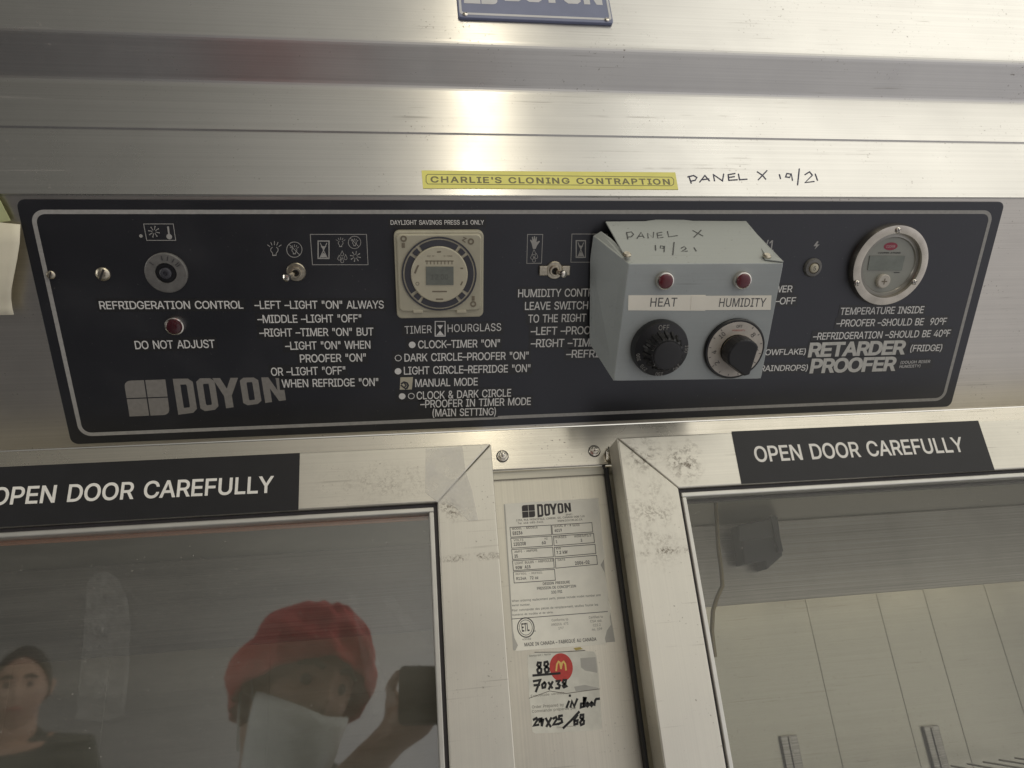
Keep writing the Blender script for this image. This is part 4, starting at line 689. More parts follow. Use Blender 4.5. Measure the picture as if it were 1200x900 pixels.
STR = [
 ('REFRIDGERATION CONTROL', 117.3, 362.2, 285.5, 361.5, 9, 'black strip reading REFRIDGERATION CONTROL beneath the round grey dial'),
 ('DO NOT ADJUST', 158.9, 409, 252.4, 407.3, 9.3, 'black strip reading DO NOT ADJUST beneath the dark red lamp'),
 ('–LEFT –LIGHT "ON" ALWAYS', 298.5, 361.9, 449.9, 361.3, 9.2, 'strip reading LEFT LIGHT ON ALWAYS beneath the toggle switch'),
 ('–MIDDLE –LIGHT "OFF"', 302, 378.4, 423.6, 377.4, 9.2, 'strip reading MIDDLE LIGHT OFF'),
 ('–RIGHT –TIMER "ON" BUT', 304.2, 394.4, 437.8, 393, 9.2, 'strip reading RIGHT TIMER ON BUT'),
 ('–LIGHT "ON" WHEN', 334.4, 409.8, 434.3, 408.3, 9.2, 'strip reading LIGHT ON WHEN'),
 ('PROOFER "ON"', 351.8, 424.7, 429, 423.3, 9.2, 'short strip reading only PROOFER ON'),
 ('OR –LIGHT "OFF"', 318, 440.2, 405, 438.4, 9.2, 'strip reading OR LIGHT OFF'),
 ('WHEN REFRIDGE "ON"', 330.4, 454, 443.5, 452, 9.2, 'strip reading WHEN REFRIDGE ON that covers the end of the grey maker lettering'),
 ('DAYLIGHT SAVINGS PRESS ±1 ONLY', 457.8, 263.3, 567.2, 263, 5.2, 'tiny strip about daylight savings just above the square timer'),
 ('(MAIN SETTING)', 506.8, 488, 581, 486.3, 8.6, 'strip reading MAIN SETTING in brackets, laid over the border line'),
 ('–PROOFER IN TIMER MODE', 492.6, 477.8, 622, 474.3, 8.8, 'strip reading PROOFER IN TIMER MODE'),
 ('HUMIDITY CONTROL', 607, 348.2, 707, 347, 9.2, 'strip reading HUMIDITY CONTROL running behind the grey box'),
 ('LEAVE SWITCH', 615, 363.1, 688.8, 362.1, 9.2, 'strip reading LEAVE SWITCH'),
 ('TO THE RIGHT', 618.8, 378, 686.7, 376.7, 9.2, 'strip reading TO THE RIGHT'),
 ('–LEFT –PROOFER', 621.7, 392.5, 711, 391, 9.2, 'strip reading LEFT PROOFER, its end hidden by the grey box'),
 ('–RIGHT –TIMER', 621.7, 406.8, 704, 405.6, 9.2, 'strip reading RIGHT TIMER, its end hidden by the grey box'),
 ('–REFRIDGE', 663, 419.2, 724, 418.2, 9, 'strip reading REFRIDGE, mostly hidden behind the grey box'),
 ('POWER', 893, 342.9, 928, 342.2, 7.6, 'short strip reading POWER, its start hidden by the grey box'),
 ('ON–OFF', 893, 356.9, 931.6, 356.2, 7.8, 'short strip ending in OFF beside the grey box'),
 ('TEMPERATURE INSIDE', 984, 368.9, 1081.6, 366.8, 8, 'strip reading TEMPERATURE INSIDE beneath the round thermometer'),
 ('–PROOFER –SHOULD BE  90ºF', 979.4, 382.8, 1108, 380.4, 8, 'strip reading PROOFER SHOULD BE 90 degrees'),
 ('–REFRIDGERATION –SHOULD BE 40ºF', 952, 398.2, 1112.6, 394.2, 8, 'strip reading REFRIDGERATION SHOULD BE 40 degrees'),
 ('(SNOWFLAKE)', 880, 416.6, 943.6, 415, 6.6, 'strip reading SNOWFLAKE in brackets, partly behind the grey box'),
 ('(RAINDROPS)', 887.5, 435, 946, 434, 6.6, 'strip reading RAINDROPS in brackets, partly behind the grey box'),
 ('(FRIDGE)', 1066, 411.8, 1103, 411, 7.2, 'strip reading FRIDGE in brackets'),
]
for t, x0, y0, x1, y1, cap, lab in STR: strip(t, x0, y0, x1, y1, cap, lab)
strip('CLOCK–TIMER "ON"', 490, 408.2, 585.7, 406.4, 9, 'strip reading CLOCK TIMER ON with a solid pale dot', start=(478, 408.4), mark=dot(483, 404, 3.9))
strip('DARK CIRCLE–PROOFER "ON"', 474, 423.6, 619.2, 420.8, 9, 'strip reading DARK CIRCLE PROOFER ON with an open ring', start=(462, 423.8), mark=ringm(466.7, 419.5, 3.9))
strip('LIGHT CIRCLE–REFRIDGE "ON"', 473.4, 438.9, 621.3, 435.6, 9, 'strip reading LIGHT CIRCLE REFRIDGE ON with a solid pale dot', start=(462, 439.1), mark=dot(466.5, 435, 3.9))
strip('MANUAL MODE', 486.6, 453.4, 559.8, 451.4, 9, 'strip reading MANUAL MODE beside a torn cream sticker')
strip('CLOCK & DARK CIRCLE', 488.3, 468, 598.9, 464.5, 9, 'strip reading CLOCK AND DARK CIRCLE with a dot and a ring', start=(466, 468.4), mark=both(dot(471.3, 464.3, 3.9), ringm(482, 464, 3.9)))
hg = lambda m: icon_hour_strip(m)
def icon_hour_strip(m):
    g = lambda a, b: P0(510 + 11.6 * a, 376.6 + 17.2 * b)
    m.stroke([g(0, 0), g(1, 0), g(1, 1), g(0, 1)], .0008, .00021, True); m.poly([g(.2, .25), g(.5, .55), g(.8, .25)][::-1], .00025); m.poly([g(.1, .95), g(.9, .95), g(.5, .62)], .00025)
    m.text('HOURGLASS', P0(524.6, 389.2), P0(587.2, 387.6), (Vector(P0(524.6, 380)) - Vector(P0(524.6, 389))).length, .00022)
def timer_strip():
    A, B = P0(474.5, 391.2), P0(587.2, 387.6)
    th = T('label_strip', 'strip reading TIMER HOURGLASS with an hourglass sign, beneath the square timer', 'label strip', PANEL, ((A[0] + B[0]) / 2, A[1]), 'printed label strips on the control panel')
    m = th.mb(); q = [P0(471, 394), P0(590, 391.2), P0(590.5, 376.4), P0(470.5, 378.6)]; m.prism(q, .00002, .00016); m.build('backing', M_STRIP, th.e)
    m = th.mb(); m.text('TIMER', P0(474.5, 391.2), P0(506, 390), (Vector(P0(474, 382)) - Vector(P0(474, 391))).length, .00022); icon_hour_strip(m); m.build('lettering', M_STRIPTEXT, th.e)
timer_strip()
BIGS = [('RETARDER', 946.4, 417.8, 1060, 414.4, 15, 'large bold pale lettering strip reading RETARDER'), ('PROOFER', 948.4, 436.6, 1049, 433.6, 15, 'large bold pale lettering strip reading PROOFER')]
for t, x0, y0, x1, y1, cap, lab in BIGS: strip(t, x0, y0, x1, y1, cap, lab, bold=.032, mat=M_BIGTEXT, space=.95)
def dough():
    A = P0(1055, 426.5); th = T('label_strip', 'tiny two line strip about dough and humidity beside the large PROOFER lettering', 'label strip', PANEL, A, 'printed label strips on the control panel')
    m = th.mb(); m.prism([P0(1051, 433), P0(1092, 431.5), P0(1093.5, 420), P0(1053, 421)], .00002, .00016); m.build('backing', M_STRIP, th.e)
    m = th.mb(); m.text('(DOUGH RISER', P0(1055, 426.4), P0(1089.6, 425), .0029, .00022); m.text('HUMIDITY)', P0(1053.8, 431.2), P0(1078, 430.2), .0029, .00022); m.build('lettering', M_STRIPTEXT, th.e)
dough()
# torn cream sticker beside MANUAL MODE
q = [P0(*a) for a in ((468.4, 456.6), (482.6, 456.2), (484, 441.8), (469.2, 442.2))]
th = T('torn_sticker', 'small torn cream square sticker with a dark hand sign', 'sticker', PANEL, q[0])
m = th.mb(); m.prism(q, .00003, .00030); m.build('paper', M_CREAM2, th.e)
m = th.mb(); g = lambda a, b: P0(460 + a / 7.06, 370 + b / 7.06)
m.stroke([g(75, 560), g(95, 548), g(120, 556), g(130, 575), g(118, 600)], .0016, .00034); m.stroke([g(72, 575), g(90, 590), g(110, 604)], .0014, .00034); m.stroke([g(100, 560), g(112, 575), g(100, 590)], .0012, .00034)
m.build('hand_sign', M_INK, th.e)

# ================================================================ DIAL, LAMP, SWITCHES, BUTTON
def puv(px, py, h): return PANEL.uv(px, py, h)
c = puv(194.2, 320.2, .003); th = T('round_dial', 'round grey dial with a dark recessed centre above the refridgeration strip', 'dial', PANEL, c)
m = th.mb(); m.lathe(*c, [(.0159, 0), (.0159, .0022), (.0150, .0030), (.0082, .0032), (.0078, .0024)], 48, cap1=False); m.build('dial_plate', M_DIALGREY, th.e, smooth=True)
m = th.mb(); m.ring(*c, .0046, .0078, .0003, .0012); m.build('collar', M_RUBBER, th.e)
m = th.mb(); m.lathe(*c, [(.0044, 0), (.0044, .0040), (.0036, .0046), (.0018, .0046), (.0015, .0034)], 20); m.build('spindle', M_RINGDARK, th.e, smooth=True)
m = th.mb(); 
for a in (55, 75, 95, 140, 30, 38): t = math.radians(a); m.stroke([(c[0] + .0105 * math.cos(t), c[1] + .0105 * math.sin(t)), (c[0] + .0135 * math.cos(t), c[1] + .0135 * math.sin(t))], .0007, .0033)
m.build('marking', M_INK, th.e)
def lamp(c, label, rr, parent=None, mb=None, h0=0.0, mat=None):
    if parent is None:
        th = T('indicator_lamp', label, 'indicator lamp', PANEL, c); par, mk = th.e, th.mb
    else: par = bpy.data.objects.new('indicator_lamp', None); C.objects.link(par); par.parent = parent; mk = mb
    m = mk(); m.lathe(*c, [(rr, h0), (rr, h0 + rr * .35), (rr * .93, h0 + rr * .55), (rr * .82, h0 + rr * .6), (rr * .80, h0 + rr * .4)], 36, cap1=False); m.build('bezel', M_CHROME, par, smooth=True)
    m = mk(); m.lathe(*c, [(rr * .80, h0 + .0003), (rr * .80, h0 + rr * .62), (rr * .7, h0 + rr * .80), (rr * .45, h0 + rr * .90), (rr * .15, h0 + rr * .93)], 32); m.build('lens', mat or M_RED, par, smooth=True)
lamp(puv(204.2, 382.5, .004), 'small round dark red lamp in a chrome ring beneath REFRIDGERATION CONTROL', .0078)
def toggle(base, tip, label, guard=False):
    c = puv(*base, .003); th = T('toggle_switch', label, 'switch', PANEL, c)
    m = th.mb(); m.lathe(*c, [(.0074, 0), (.0076, .0012), (.0070, .0020), (.0045, .0022)], 32, cap1=False)
    m.build('collar_nut', M_BRASSY, th.e, smooth=True)
    m = th.mb(); m.ring(*c, .0028, .0046, .0015, .0052, seg=28); m.build('bushing', M_BRASSY, th.e, .0004)
    m = th.mb(); m.disc(*c, .0029, .0030); m.build('bushing_well', M_INK, th.e)
    L_ = .017; t0 = puv(*tip, L_); a = Vector((c[0], c[1], .002)); b = Vector((t0[0], t0[1], L_))
    m = th.mb(); m.tube([a, a.lerp(b, .35), a.lerp(b, .7), a.lerp(b, .9), b, b + (b - a).normalized() * .0012], [.0016, .0018, .0023, .0030, .0029, .0012], 16); m.build('lever', M_CHROME, th.e, smooth=True)
    if guard:
        m = th.mb(); m.box(c[0] - .0135, c[0] - .0060, c[1] - .0042, c[1] + .0040, 0, .0030); m.box(c[0] + .0060, c[0] + .0135, c[1] - .0042, c[1] + .0040, 0, .0030)
        m.build('locating_tab', M_BRASSY, th.e, .0008)
toggle((346.7, 319.5), (334.7, 326), 'aged metal toggle switch flicked sideways beneath the lamp signs')
toggle((650.2, 317.3), (661.3, 321.5), 'metal toggle switch with side tabs beneath the hand sign, next to the grey box', True)
c = puv(954, 314.2, .003); th = T('push_button', 'small round cream push button beneath the lightning sign', 'button', PANEL, c)
m = th.mb(); m.lathe(*c, [(.0086, 0), (.0086, .0010), (.0076, .0026), (.0052, .0030), (.0050, .0018)], 32, cap1=False); m.build('bezel', M_DIALGREY, th.e, smooth=True)
m = th.mb(); m.ring(*c, .0040, .0050, .0004, .0024, seg=28); m.build('inner_ring', M_INKBROWN, th.e)
m = th.mb(); m.lathe(*c, [(.0040, 0), (.0040, .0036), (.0032, .0042)], 24); m.build('cap', M_CREAM2, th.e, smooth=True)
m = th.mb(); m.text('5', (c[0] - .0012, c[1] - .0018), (c[0] + .0012, c[1] - .0018), .0036, .00425); m.build('lettering', M_INK, th.e)

# ================================================================ SQUARE TIMER
th = T('timer_clock', 'square cream timer with a round dial and a small grey display', 'timer', PANEL, (.0273, .1427))
tc_ = (.0273, .1427); TH = .012
m = th.mb(); m.prism(rrect(tc_[0] - .0362, tc_[0] + .0362, tc_[1] - .0362, tc_[1] + .0362, .0045), 0, TH - .0035, None); m.build('housing', M_CREAM, th.e, .0012)
m = th.mb(); m.prism(rrect(tc_[0] - .0345, tc_[0] + .0345, tc_[1] - .0300, tc_[1] + .0342, .004), TH - .0035, TH - .0012, rrect(tc_[0] - .0335, tc_[0] + .0335, tc_[1] - .0292, tc_[1] + .0334, .004)); m.build('cover', M_CREAM, th.e, .0006)
def tuv(px, py): return PANEL.uv(px, py, TH)
cc = tuv(515, 321.7); k = (tuv(558.5, 321.7)[0] - tuv(471.5, 321.7)[0]) / 87
m = th.mb(); m.ring(*cc, 42.2 * k, 44.0 * k, TH - .0013, TH - .0002, seg=64); m.build('rim', M_RINGDARK, th.e)
m = th.mb(); m.ring(*cc, 33.4 * k, 42 * k, TH - .0014, TH - .0010, seg=64); m.build('dial_channel', M_CREAM2, th.e)
for a0, a1 in ((56, 124), (146, 214), (236, 304), (326, 394)):
    m = th.mb(); m.ring(*cc, 33.6 * k, 40.4 * k, TH - .0010, TH - .0003, math.radians(a0), math.radians(a1), 26); m.build('dial_segment', M_RINGDARK, th.e)
for a in (45, 135, 225, 315):
    m = th.mb(); t = math.radians(a); m.ring(*cc, 34.2 * k, 40 * k, TH - .0009, TH + .0002, t - math.radians(5.5), t + math.radians(5.5), 4); m.build('dial_button', M_RINGDARK, th.e)
m = th.mb(); m.lathe(*cc, [(33.2 * k, TH - .0012), (33.2 * k, TH + .0006), (32.2 * k, TH + .0012)], 64); disc = m.build('dial_face', M_CREAM2, th.e, smooth=True)
q = [tuv(*a) for a in ((499.2, 333.4), (531.4, 333.4), (531.4, 312), (499.2, 312))]
m = th.mb(); m.prism(q, TH + .0011, TH + .0017); scr = m.build('display', M_LCD, th.e)
m = th.mb(); m.text('12:00', tuv(505, 327), tuv(525, 327), .0042, TH + .00175); m.build('digits', plain('lcd_digits', (.11, .115, .10), .4), scr)
m = th.mb(); z = lambda a, b: tuv(440 + a / 6, 250 + b / 6); H_ = TH + .00135
for i in range(8):
    x = 362 + i * 25; m.stroke([z(x - 9, 333), z(x + 9, 333)], .0009, H_); m.stroke([z(x, 336), z(x, 354)], .0007, H_)
m.stroke([z(436, 270), z(456, 268)], .0012, H_); m.text('AM  M', z(362, 303), z(412, 303), .0012, H_); m.text('D-TIME', z(480, 303), z(540, 303), .0012, H_)
m.stroke([z(278, 416), z(290, 385), z(300, 366)], .0014, H_); m.stroke([z(600, 384), z(612, 384)], .0011, H_); m.stroke([z(600, 500), z(610, 480)], .0011, H_)
m.ring(*z(295, 492), .0011, .0015, H_ - .0001, H_, seg=16)
m.stroke([z(402, 547), z(498, 547)], .0011, H_); m.stroke([z(428, 601), z(446, 601)], .0012, H_); m.stroke([z(452, 601), z(472, 601)], .0012, H_)
m.build('dial_marking', M_INKBROWN, th.e)
m = th.mb()
for (a, b) in ((198, 180), (672, 200), (688, 640)): u, v = z(a, b); m.ring(u, v, .0013, .0026, TH - .0012, TH - .0009, seg=24)
for (a, b) in ((196, 230), (688, 602)): u, v = z(a, b); m.box(u - .0012, u + .0012, v - .0016, v + .0022, TH - .0012, TH - .0009)
m.stroke([z(620, 170), z(640, 178), z(612, 190), z(632, 205)], .0008, TH - .0009)
m.build('cover_marking', M_INKBROWN, th.e)
for px in (300, 605):
    u, v = z(px, 690); m = th.mb(); m.box(u - .0040, u + .0040, v - .0016, v + .0012, TH - .0034, TH - .0008); m.build('cover_tab', M_CREAM2, th.e, .0005)

# ================================================================ THERMOMETER
c = (.4346, .1458); th = T('thermometer', 'round steel rimmed digital thermometer with a grey display and a white cross button', 'thermometer', PANEL, c); R_ = .0369
m = th.mb(); m.lathe(*c, [(R_ + .0006, 0), (R_ + .0006, .0030), (R_ - .0006, .0066), (R_ * .86, .0078), (R_ * .80, .0074), (R_ * .775, .0040)], 72, cap1=False); bz = m.build('bezel', plain('bezel_steel', (.56, .52, .45), .24, metal=1, var=.18, scale=60), th.e, smooth=True)
for px, py in ((1052.5, 270), (1004.3, 332), (1071.3, 330.7)): 
    u, v = puv(px, py, .0080); screw(bz, th.mb, u, v, .0026, M_CHROME, .4, .0074, True)
M_THFACE = plain('thermometer_face', (.34, .345, .30), .4, var=.06)
m = th.mb(); m.lathe(*c, [(R_ * .775, .0010), (R_ * .775, .0040), (R_ * .70, .0046), (R_ * .68, .0034)], 64, cap1=False); m.build('inner_rim', plain('rim_grey', (.36, .35, .31), .3, metal=.5), th.e, smooth=True)
m = th.mb(); m.disc(*c, R_ * .70, .0032, 64); m.build('face', M_THFACE, th.e)
hx = .0036
q = [puv(*a, hx) for a in ((1016.7, 316.4), (1056.7, 316.7), (1060.7, 300), (1019.3, 299.6))]
m = th.mb(); m.prism(q, .0032, .0039); m.build('display', M_LCD2, th.e)
m = th.mb(); u, v = puv(1044, 288.7, hx); m.disc(u, v, .0068, .0034, 28, .52); m.build('oval_badge', plain('badge_red', (.34, .05, .08), .5), th.e)
m = th.mb(); m.text('COOPER', (u - .0044, v - .0012), (u + .0044, v - .0012), .0022, .0035, .02); m.build('badge_lettering', plain('badge_pink', (.55, .34, .34), .5), th.e)
m = th.mb(); m.text('COOPER-ATKINS', puv(1029, 297.2, hx), puv(1055.5, 297.2, hx), .0013, .0034, .02); m.stroke([puv(1048, 319.5, hx), puv(1054, 319.5, hx)], .0007, .0034); m.build('lettering', M_INK, th.e)
u, v = puv(1035.7, 329.6, .006); m = th.mb(); m.lathe(u, v, [(.0064, .0032), (.0064, .0060), (.0056, .0068)], 32); bt = m.build('cross_button', plain('button_white', (.60, .56, .48), .4), th.e, smooth=True)
m = th.mb(); m.stroke([(u - .0024, v), (u + .0024, v)], .0010, .0070); m.stroke([(u, v - .0024), (u, v + .0024)], .0010, .0070); m.build('cross', M_INKBROWN, bt)

# ================================================================ GREY CONTROL BOX
HB = .062
bx = lambda px, py, h=HB: PANEL.uv(px, py, h)
FTL, FTR, FBR, FBL = bx(736.7, 309.2), bx(918.3, 308.4), bx(892, 444), bx(719.1, 446.5)
th = T('control_box', 'pale grey metal box with two knobs and two red lamps hung on the black panel', 'control box', PANEL, ((FBL[0] + FBR[0]) / 2, .08))
def on_plane(px, py, a, b, c_):
    """where the ray through a photo pixel meets the plane of three panel-space points"""
    n = (b - a).cross(c_ - a).normalized(); p = Vector((*PANEL.uv(px, py, 0), 0)); q = Vector((*PANEL.uv(px, py, HB), HB)); e_ = q - p
    return p + e_ * ((a - p).dot(n) / e_.dot(n))
LA, LB = Vector((FTL[0], FTL[1], HB - .001)), Vector((FTR[0], FTR[1], HB - .001)); LC = Vector((*bx(709.8, 259.5, .003), .003))
lp = lambda px, py: tuple(on_plane(px, py, LA, LB, LC))
tl0, tr0 = lp(709.8, 259.5), lp(874.3, 258.8); LT0, LB0 = bx(695, 276.5, .006), bx(690.8, 402.5, .006)
br0 = (FBR[0] - .004, LB0[1] - .002); rt0 = (tr0[0] + .004, LT0[1])
def V3(p, h): return (p[0], p[1], h)
def slab(m, pts, t):
    """thin sheet of thickness t from a 3-D polygon"""
    P = [Vector(p) for p in pts]; n = (P[1] - P[0]).cross(P[2] - P[0]).normalized() * t
    a = [m.V(*p) for p in P]; b = [m.V(*(p - n)) for p in P]; k = len(P)
    m.bm.faces.new(a); m.bm.faces.new(b[::-1])
    for i in range(k): m.bm.faces.new((a[i], b[i], b[(i + 1) % k], a[(i + 1) % k]))
m = th.mb()
q = rquad([FBL, FBR, FTR, FTL], [.003, .003, .0022, .0015]); m.prism(q, HB - .0014, HB); m.build('front_plate', M_BOX, th.e, .0007)
m = th.mb(); slab(m, [V3(FBL, HB - .0008), V3(FTL, HB - .0008), V3(LT0, .006), V3((LT0[0] - .0006, LT0[1] - .02), .003), V3(LB0, .006)], .0012); m.build('side_plate', M_BOX, th.e, .0003)
m = th.mb(); slab(m, [V3(FTR, HB - .0008), V3(FBR, HB - .0008), V3(br0, .006), V3(rt0, .006)], .0012); m.build('side_plate', M_BOX, th.e, .0003)
m = th.mb(); slab(m, [V3(FBR, HB - .0008), V3(FBL, HB - .0008), V3(LB0, .006), V3(br0, .006)], .0012); m.build('bottom_plate', M_BOX, th.e, .0003)
ins = .0016
m = th.mb(); slab(m, [V3((FTL[0] + .001, FTL[1] - .0003), HB - .001), V3((FTR[0] - .001, FTR[1] - .0003), HB - .001), tr0, lp(812, 258.6), lp(798, 257.0), lp(772, 256.8), lp(756, 259.0), tl0], .0012); m.build('top_plate', M_BOXLID, th.e, .0003)
# folded flanges of the cover along both upper side edges
fl = lambda px, py, h: V3(bx(px, py, h), h)
m = th.mb(); slab(m, [fl(736.5, 308.6, HB - .001), fl(744.8, 306.2, HB - .004), fl(716.0, 279.0, .022), fl(704.4, 270.8, .010), fl(695.2, 276.2, .006)], .0011); m.build('cover_flange', M_BOXLID, th.e, .0003)
m = th.mb(); slab(m, [fl(918, 307.8, HB - .001), fl(896.5, 305.0, HB - .004), fl(886, 287, .030), fl(878.6, 268, .012), fl(884.0, 273, .012), fl(898, 288, .030)], .0011); m.build('cover_flange', M_BOXLID, th.e, .0003)
m = th.mb(); slab(m, [fl(899.5, 291.5, .038), fl(904, 303, .056), fl(898, 302.0, .056), fl(889.5, 289, .036)], .001); m.build('bent_tab', M_BOXLID, th.e, .0003)
def lidscrew(px, py, h):
    m = MB(PANEL, th.o); u, v = bx(px, py, h); cpt = Vector((u, v, h)); nrm = Vector((0, .93, .36))
    a = nrm.cross(Vector((1, 0, 0))).normalized(); b = nrm.cross(a); rings = []
    for rr, hh in ((.0034, 0), (.0034, .0010), (.0024, .0020)):
        rings.append([m.bm.verts.new(cpt + (a * math.cos(2 * PI * i / 20) + b * math.sin(2 * PI * i / 20)) * rr + nrm * hh - m.o) for i in range(20)])
    for x, y in zip(rings, rings[1:]):
        for i in range(20): m.bm.faces.new((x[i], x[(i + 1) % 20], y[(i + 1) % 20], y[i]))
    m.bm.faces.new(rings[-1]); m.build('screw', M_BRASSY, th.e, smooth=True)
lidscrew(734.5, 299, HB - .0075); lidscrew(898.5, 300.5, .0545)
# lamps on the box
for px, py in ((779.6, 329.2), (870.6, 328.8)):
    c = bx(px, py, HB + .003); lamp(c, None, .0073, th.e, th.mb, HB, M_REDBOX)
# white labels
m = th.mb(); m.prism([bx(736, 363.6), bx(826.5, 364.2), bx(826.8, 345.6), bx(736.4, 346)], HB + .00003, HB + .0002); lb = m.build('label_strip', M_LABELW, th.e)
m = th.mb(); m.text('HEAT', bx(761.6, 359.2), bx(792.6, 359.0), .0071, HB + .00028, .004); m.build('lettering', M_LABELTXT, lb)
m = th.mb(); m.prism([bx(809, 363.4), bx(902.8, 363.0), bx(904, 346), bx(810, 346.6)], HB + .00022, HB + .0004); lb = m.build('label_strip', M_LABELW, th.e)
m = th.mb(); m.text('HUMIDITY', bx(842, 359.4), bx(896.4, 359.2), .0071, HB + .00048, .004); m.build('lettering', M_LABELTXT, lb)
# heat knob
c = bx(774.2, 408.8, HB + .006); rk = (bx(807, 408, HB + .006)[0] - bx(741.8, 408, HB + .006)[0]) / 2
kn = bpy.data.objects.new('heat_knob', None); C.objects.link(kn); kn.parent = th.e
m = th.mb(); m.lathe(*c, [(rk, HB + .0006), (rk, HB + .0055), (rk * .955, HB + .0085), (rk * .60, HB + .0110)], 72, cap1=False); m.build('skirt', M_KNOB, kn, smooth=True)
fl_ = lambda t, h: 1 + .045 * (1 if math.sin(t * 18) > 0 else -1) * (1 if h < HB + .021 else 0)
m = th.mb(); m.lathe(*c, [(rk * .72, HB + .0085), (rk * .60, HB + .0150), (rk * .56, HB + .0205), (rk * .52, HB + .0215)], 144, flute=fl_); m.build('grip', M_KNOB, kn)
m = th.mb(); m.lathe(*c, [(rk * .49, HB + .0214), (rk * .48, HB + .0228), (rk * .42, HB + .0232)], 48); m.build('cap', M_KNOBTOP, kn, smooth=True)
m = th.mb(); kk = lambda px, py: bx(px, py, HB + .0098)
def arc_text(m, s, c, rad, ang, w, cap, h):
    t = math.radians(ang); p = Vector((c[0] + rad * math.cos(t), c[1] + rad * math.sin(t))); tx = Vector((math.sin(t), -math.cos(t)))
    m.text(s, p - tx * w / 2 - Vector((math.cos(t), math.sin(t))) * cap / 2, p + tx * w / 2 - Vector((math.cos(t), math.sin(t))) * cap / 2, cap, h)
arc_text(m, 'OFF', c, rk * .82, 92, .0088, .0040, HB + .0103)
for a, s_ in ((2, '150'), (-48, '190'), (-92, '230'), (-135, '270'), (-165, '300')): arc_text(m, s_, c, rk * .86, a, .0062, .0028, HB + .0101)
m.build('lettering', M_KNOBTXT, kn)
# humidity dial
c = bx(861.3, 409.4, HB + .003); rk = (bx(896, 408, HB + .003)[0] - bx(826.6, 408, HB + .003)[0]) / 2
kn = bpy.data.objects.new('humidity_dial', None); C.objects.link(kn); kn.parent = th.e
m = th.mb(); m.lathe(*c, [(rk, HB + .0004), (rk, HB + .0026), (rk * .97, HB + .0034)], 72); m.build('rim', M_KNOB, kn, smooth=True)
m = th.mb(); m.ring(*c, rk * .50, rk * .915, HB + .0030, HB + .0037, seg=72); m.build('scale', M_DIALRING, kn)
m = th.mb()
for s_, a in (('10', 136), ('8', 42), ('6', -2), ('4', -175), ('2', -142)): arc_text(m, s_, c, rk * .71, a, .0030 if len(s_) == 1 else .0052, .0040, HB + .0039)
for a in range(-230, 60, 22): t = math.radians(a); m.stroke([(c[0] + rk * .83 * math.cos(t), c[1] + rk * .83 * math.sin(t)), (c[0] + rk * .885 * math.cos(t), c[1] + rk * .885 * math.sin(t))], .0005, HB + .00385)
arc_text(m, 'OFF', c, rk * .77, 88, .0052, .0024, HB + .0039)
m.build('lettering', M_INK, kn)
m = th.mb(); arc_text(m, 'HUMIDITY', c, rk * .64, 88, .0110, .0013, HB + .0039); m.build('red_marking', plain('dial_red', (.5, .07, .05), .5), kn)
m = th.mb(); m.lathe(*c, [(rk * .47, HB + .0036), (rk * .47, HB + .0070), (rk * .44, HB + .0078)], 48); m.build('hub', M_BRASSY, kn, smooth=True)
top = HB + .021
def pk(px, py): return bx(px, py, top)
cp_ = pk(868.5, 412.0); tip = Vector(pk(873.5, 441.5)); c2 = Vector((c[0], c[1])); ax = (tip - Vector(cp_)); ax = ax.normalized(); pe = Vector((-ax.y, ax.x)); ln = (tip - c2).length
def outline(s, tipw):
    rr = rk * .52 * s; out = []
    for i in range(15):
        a = math.radians(15 + 330 * 0 + 150 * 0) + PI * (i / 14) ; 
        out.append(tuple(c2 - ax * rr * math.sin(a) + pe * rr * math.cos(a)))
    out += [tuple(c2 + ax * ln * s - pe * tipw), tuple(c2 + ax * ln * s + pe * tipw)]
    return out
m = th.mb(); m.prism(outline(1.04, .0032), HB + .0074, top - .001, outline(1.0, .0022)); m.build('pointer', M_KNOB, kn, .0012)
# pen writing on the lid
def lidpt(px, py):
    """photo pixel to the sloping top plate"""
    n = (LB - LA).cross(LC - LA).normalized()
    return on_plane(px, py, LA, LB, LC), (n if n.z > 0 else -n)
def pen3(m, strokes, w, fn):
    for st in strokes:
        P = [fn(*p) for p in st]; nn = P[0][1]; P = [p for p, _ in P]; k = len(P); L_, R2 = [], []
        for i in range(k):
            t = (P[min(i + 1, k - 1)] - P[max(i - 1, 0)]).normalized(); sd = nn.cross(t).normalized() * w / 2
            e = t * w * .3 * (-1 if i == 0 else 1 if i == k - 1 else 0)
            m.k += 1; up = nn * (.00022 + (m.k % 5) * 3e-6)
            L_.append(m.V(*(P[i] + sd + up + e))); R2.append(m.V(*(P[i] - sd + up + e)))
        for i in range(k - 1): m.bm.faces.new((R2[i], R2[i + 1], L_[i + 1], L_[i]))
zz = lambda a, b: (680 + a / 4.092, 240 + b / 4.092)
hand = [[(222, 132), (228, 165)], [(222, 134), (245, 130), (256, 142), (244, 154), (228, 155)], [(272, 162), (292, 132), (306, 158)], [(278, 152), (302, 150)], [(326, 160), (322, 136), (350, 158), (352, 132)],
        [(392, 132), (368, 136), (372, 160), (398, 156)], [(370, 147), (392, 145)], [(418, 128), (424, 154), (466, 148)], [(540, 124), (588, 150)], [(580, 122), (545, 156)],
        [(360, 194), (362, 218)], [(402, 200), (386, 196), (384, 208), (400, 208), (404, 198), (402, 226)], [(450, 180), (444, 240)], [(484, 208), (500, 200), (508, 210), (486, 224), (514, 222)], [(546, 206), (556, 222)]]
m = th.mb(); pen3(m, [[zz(*p) for p in s_] for s_ in hand], .0009, lidpt); m.build('handwriting', M_PENCIL, th.e)

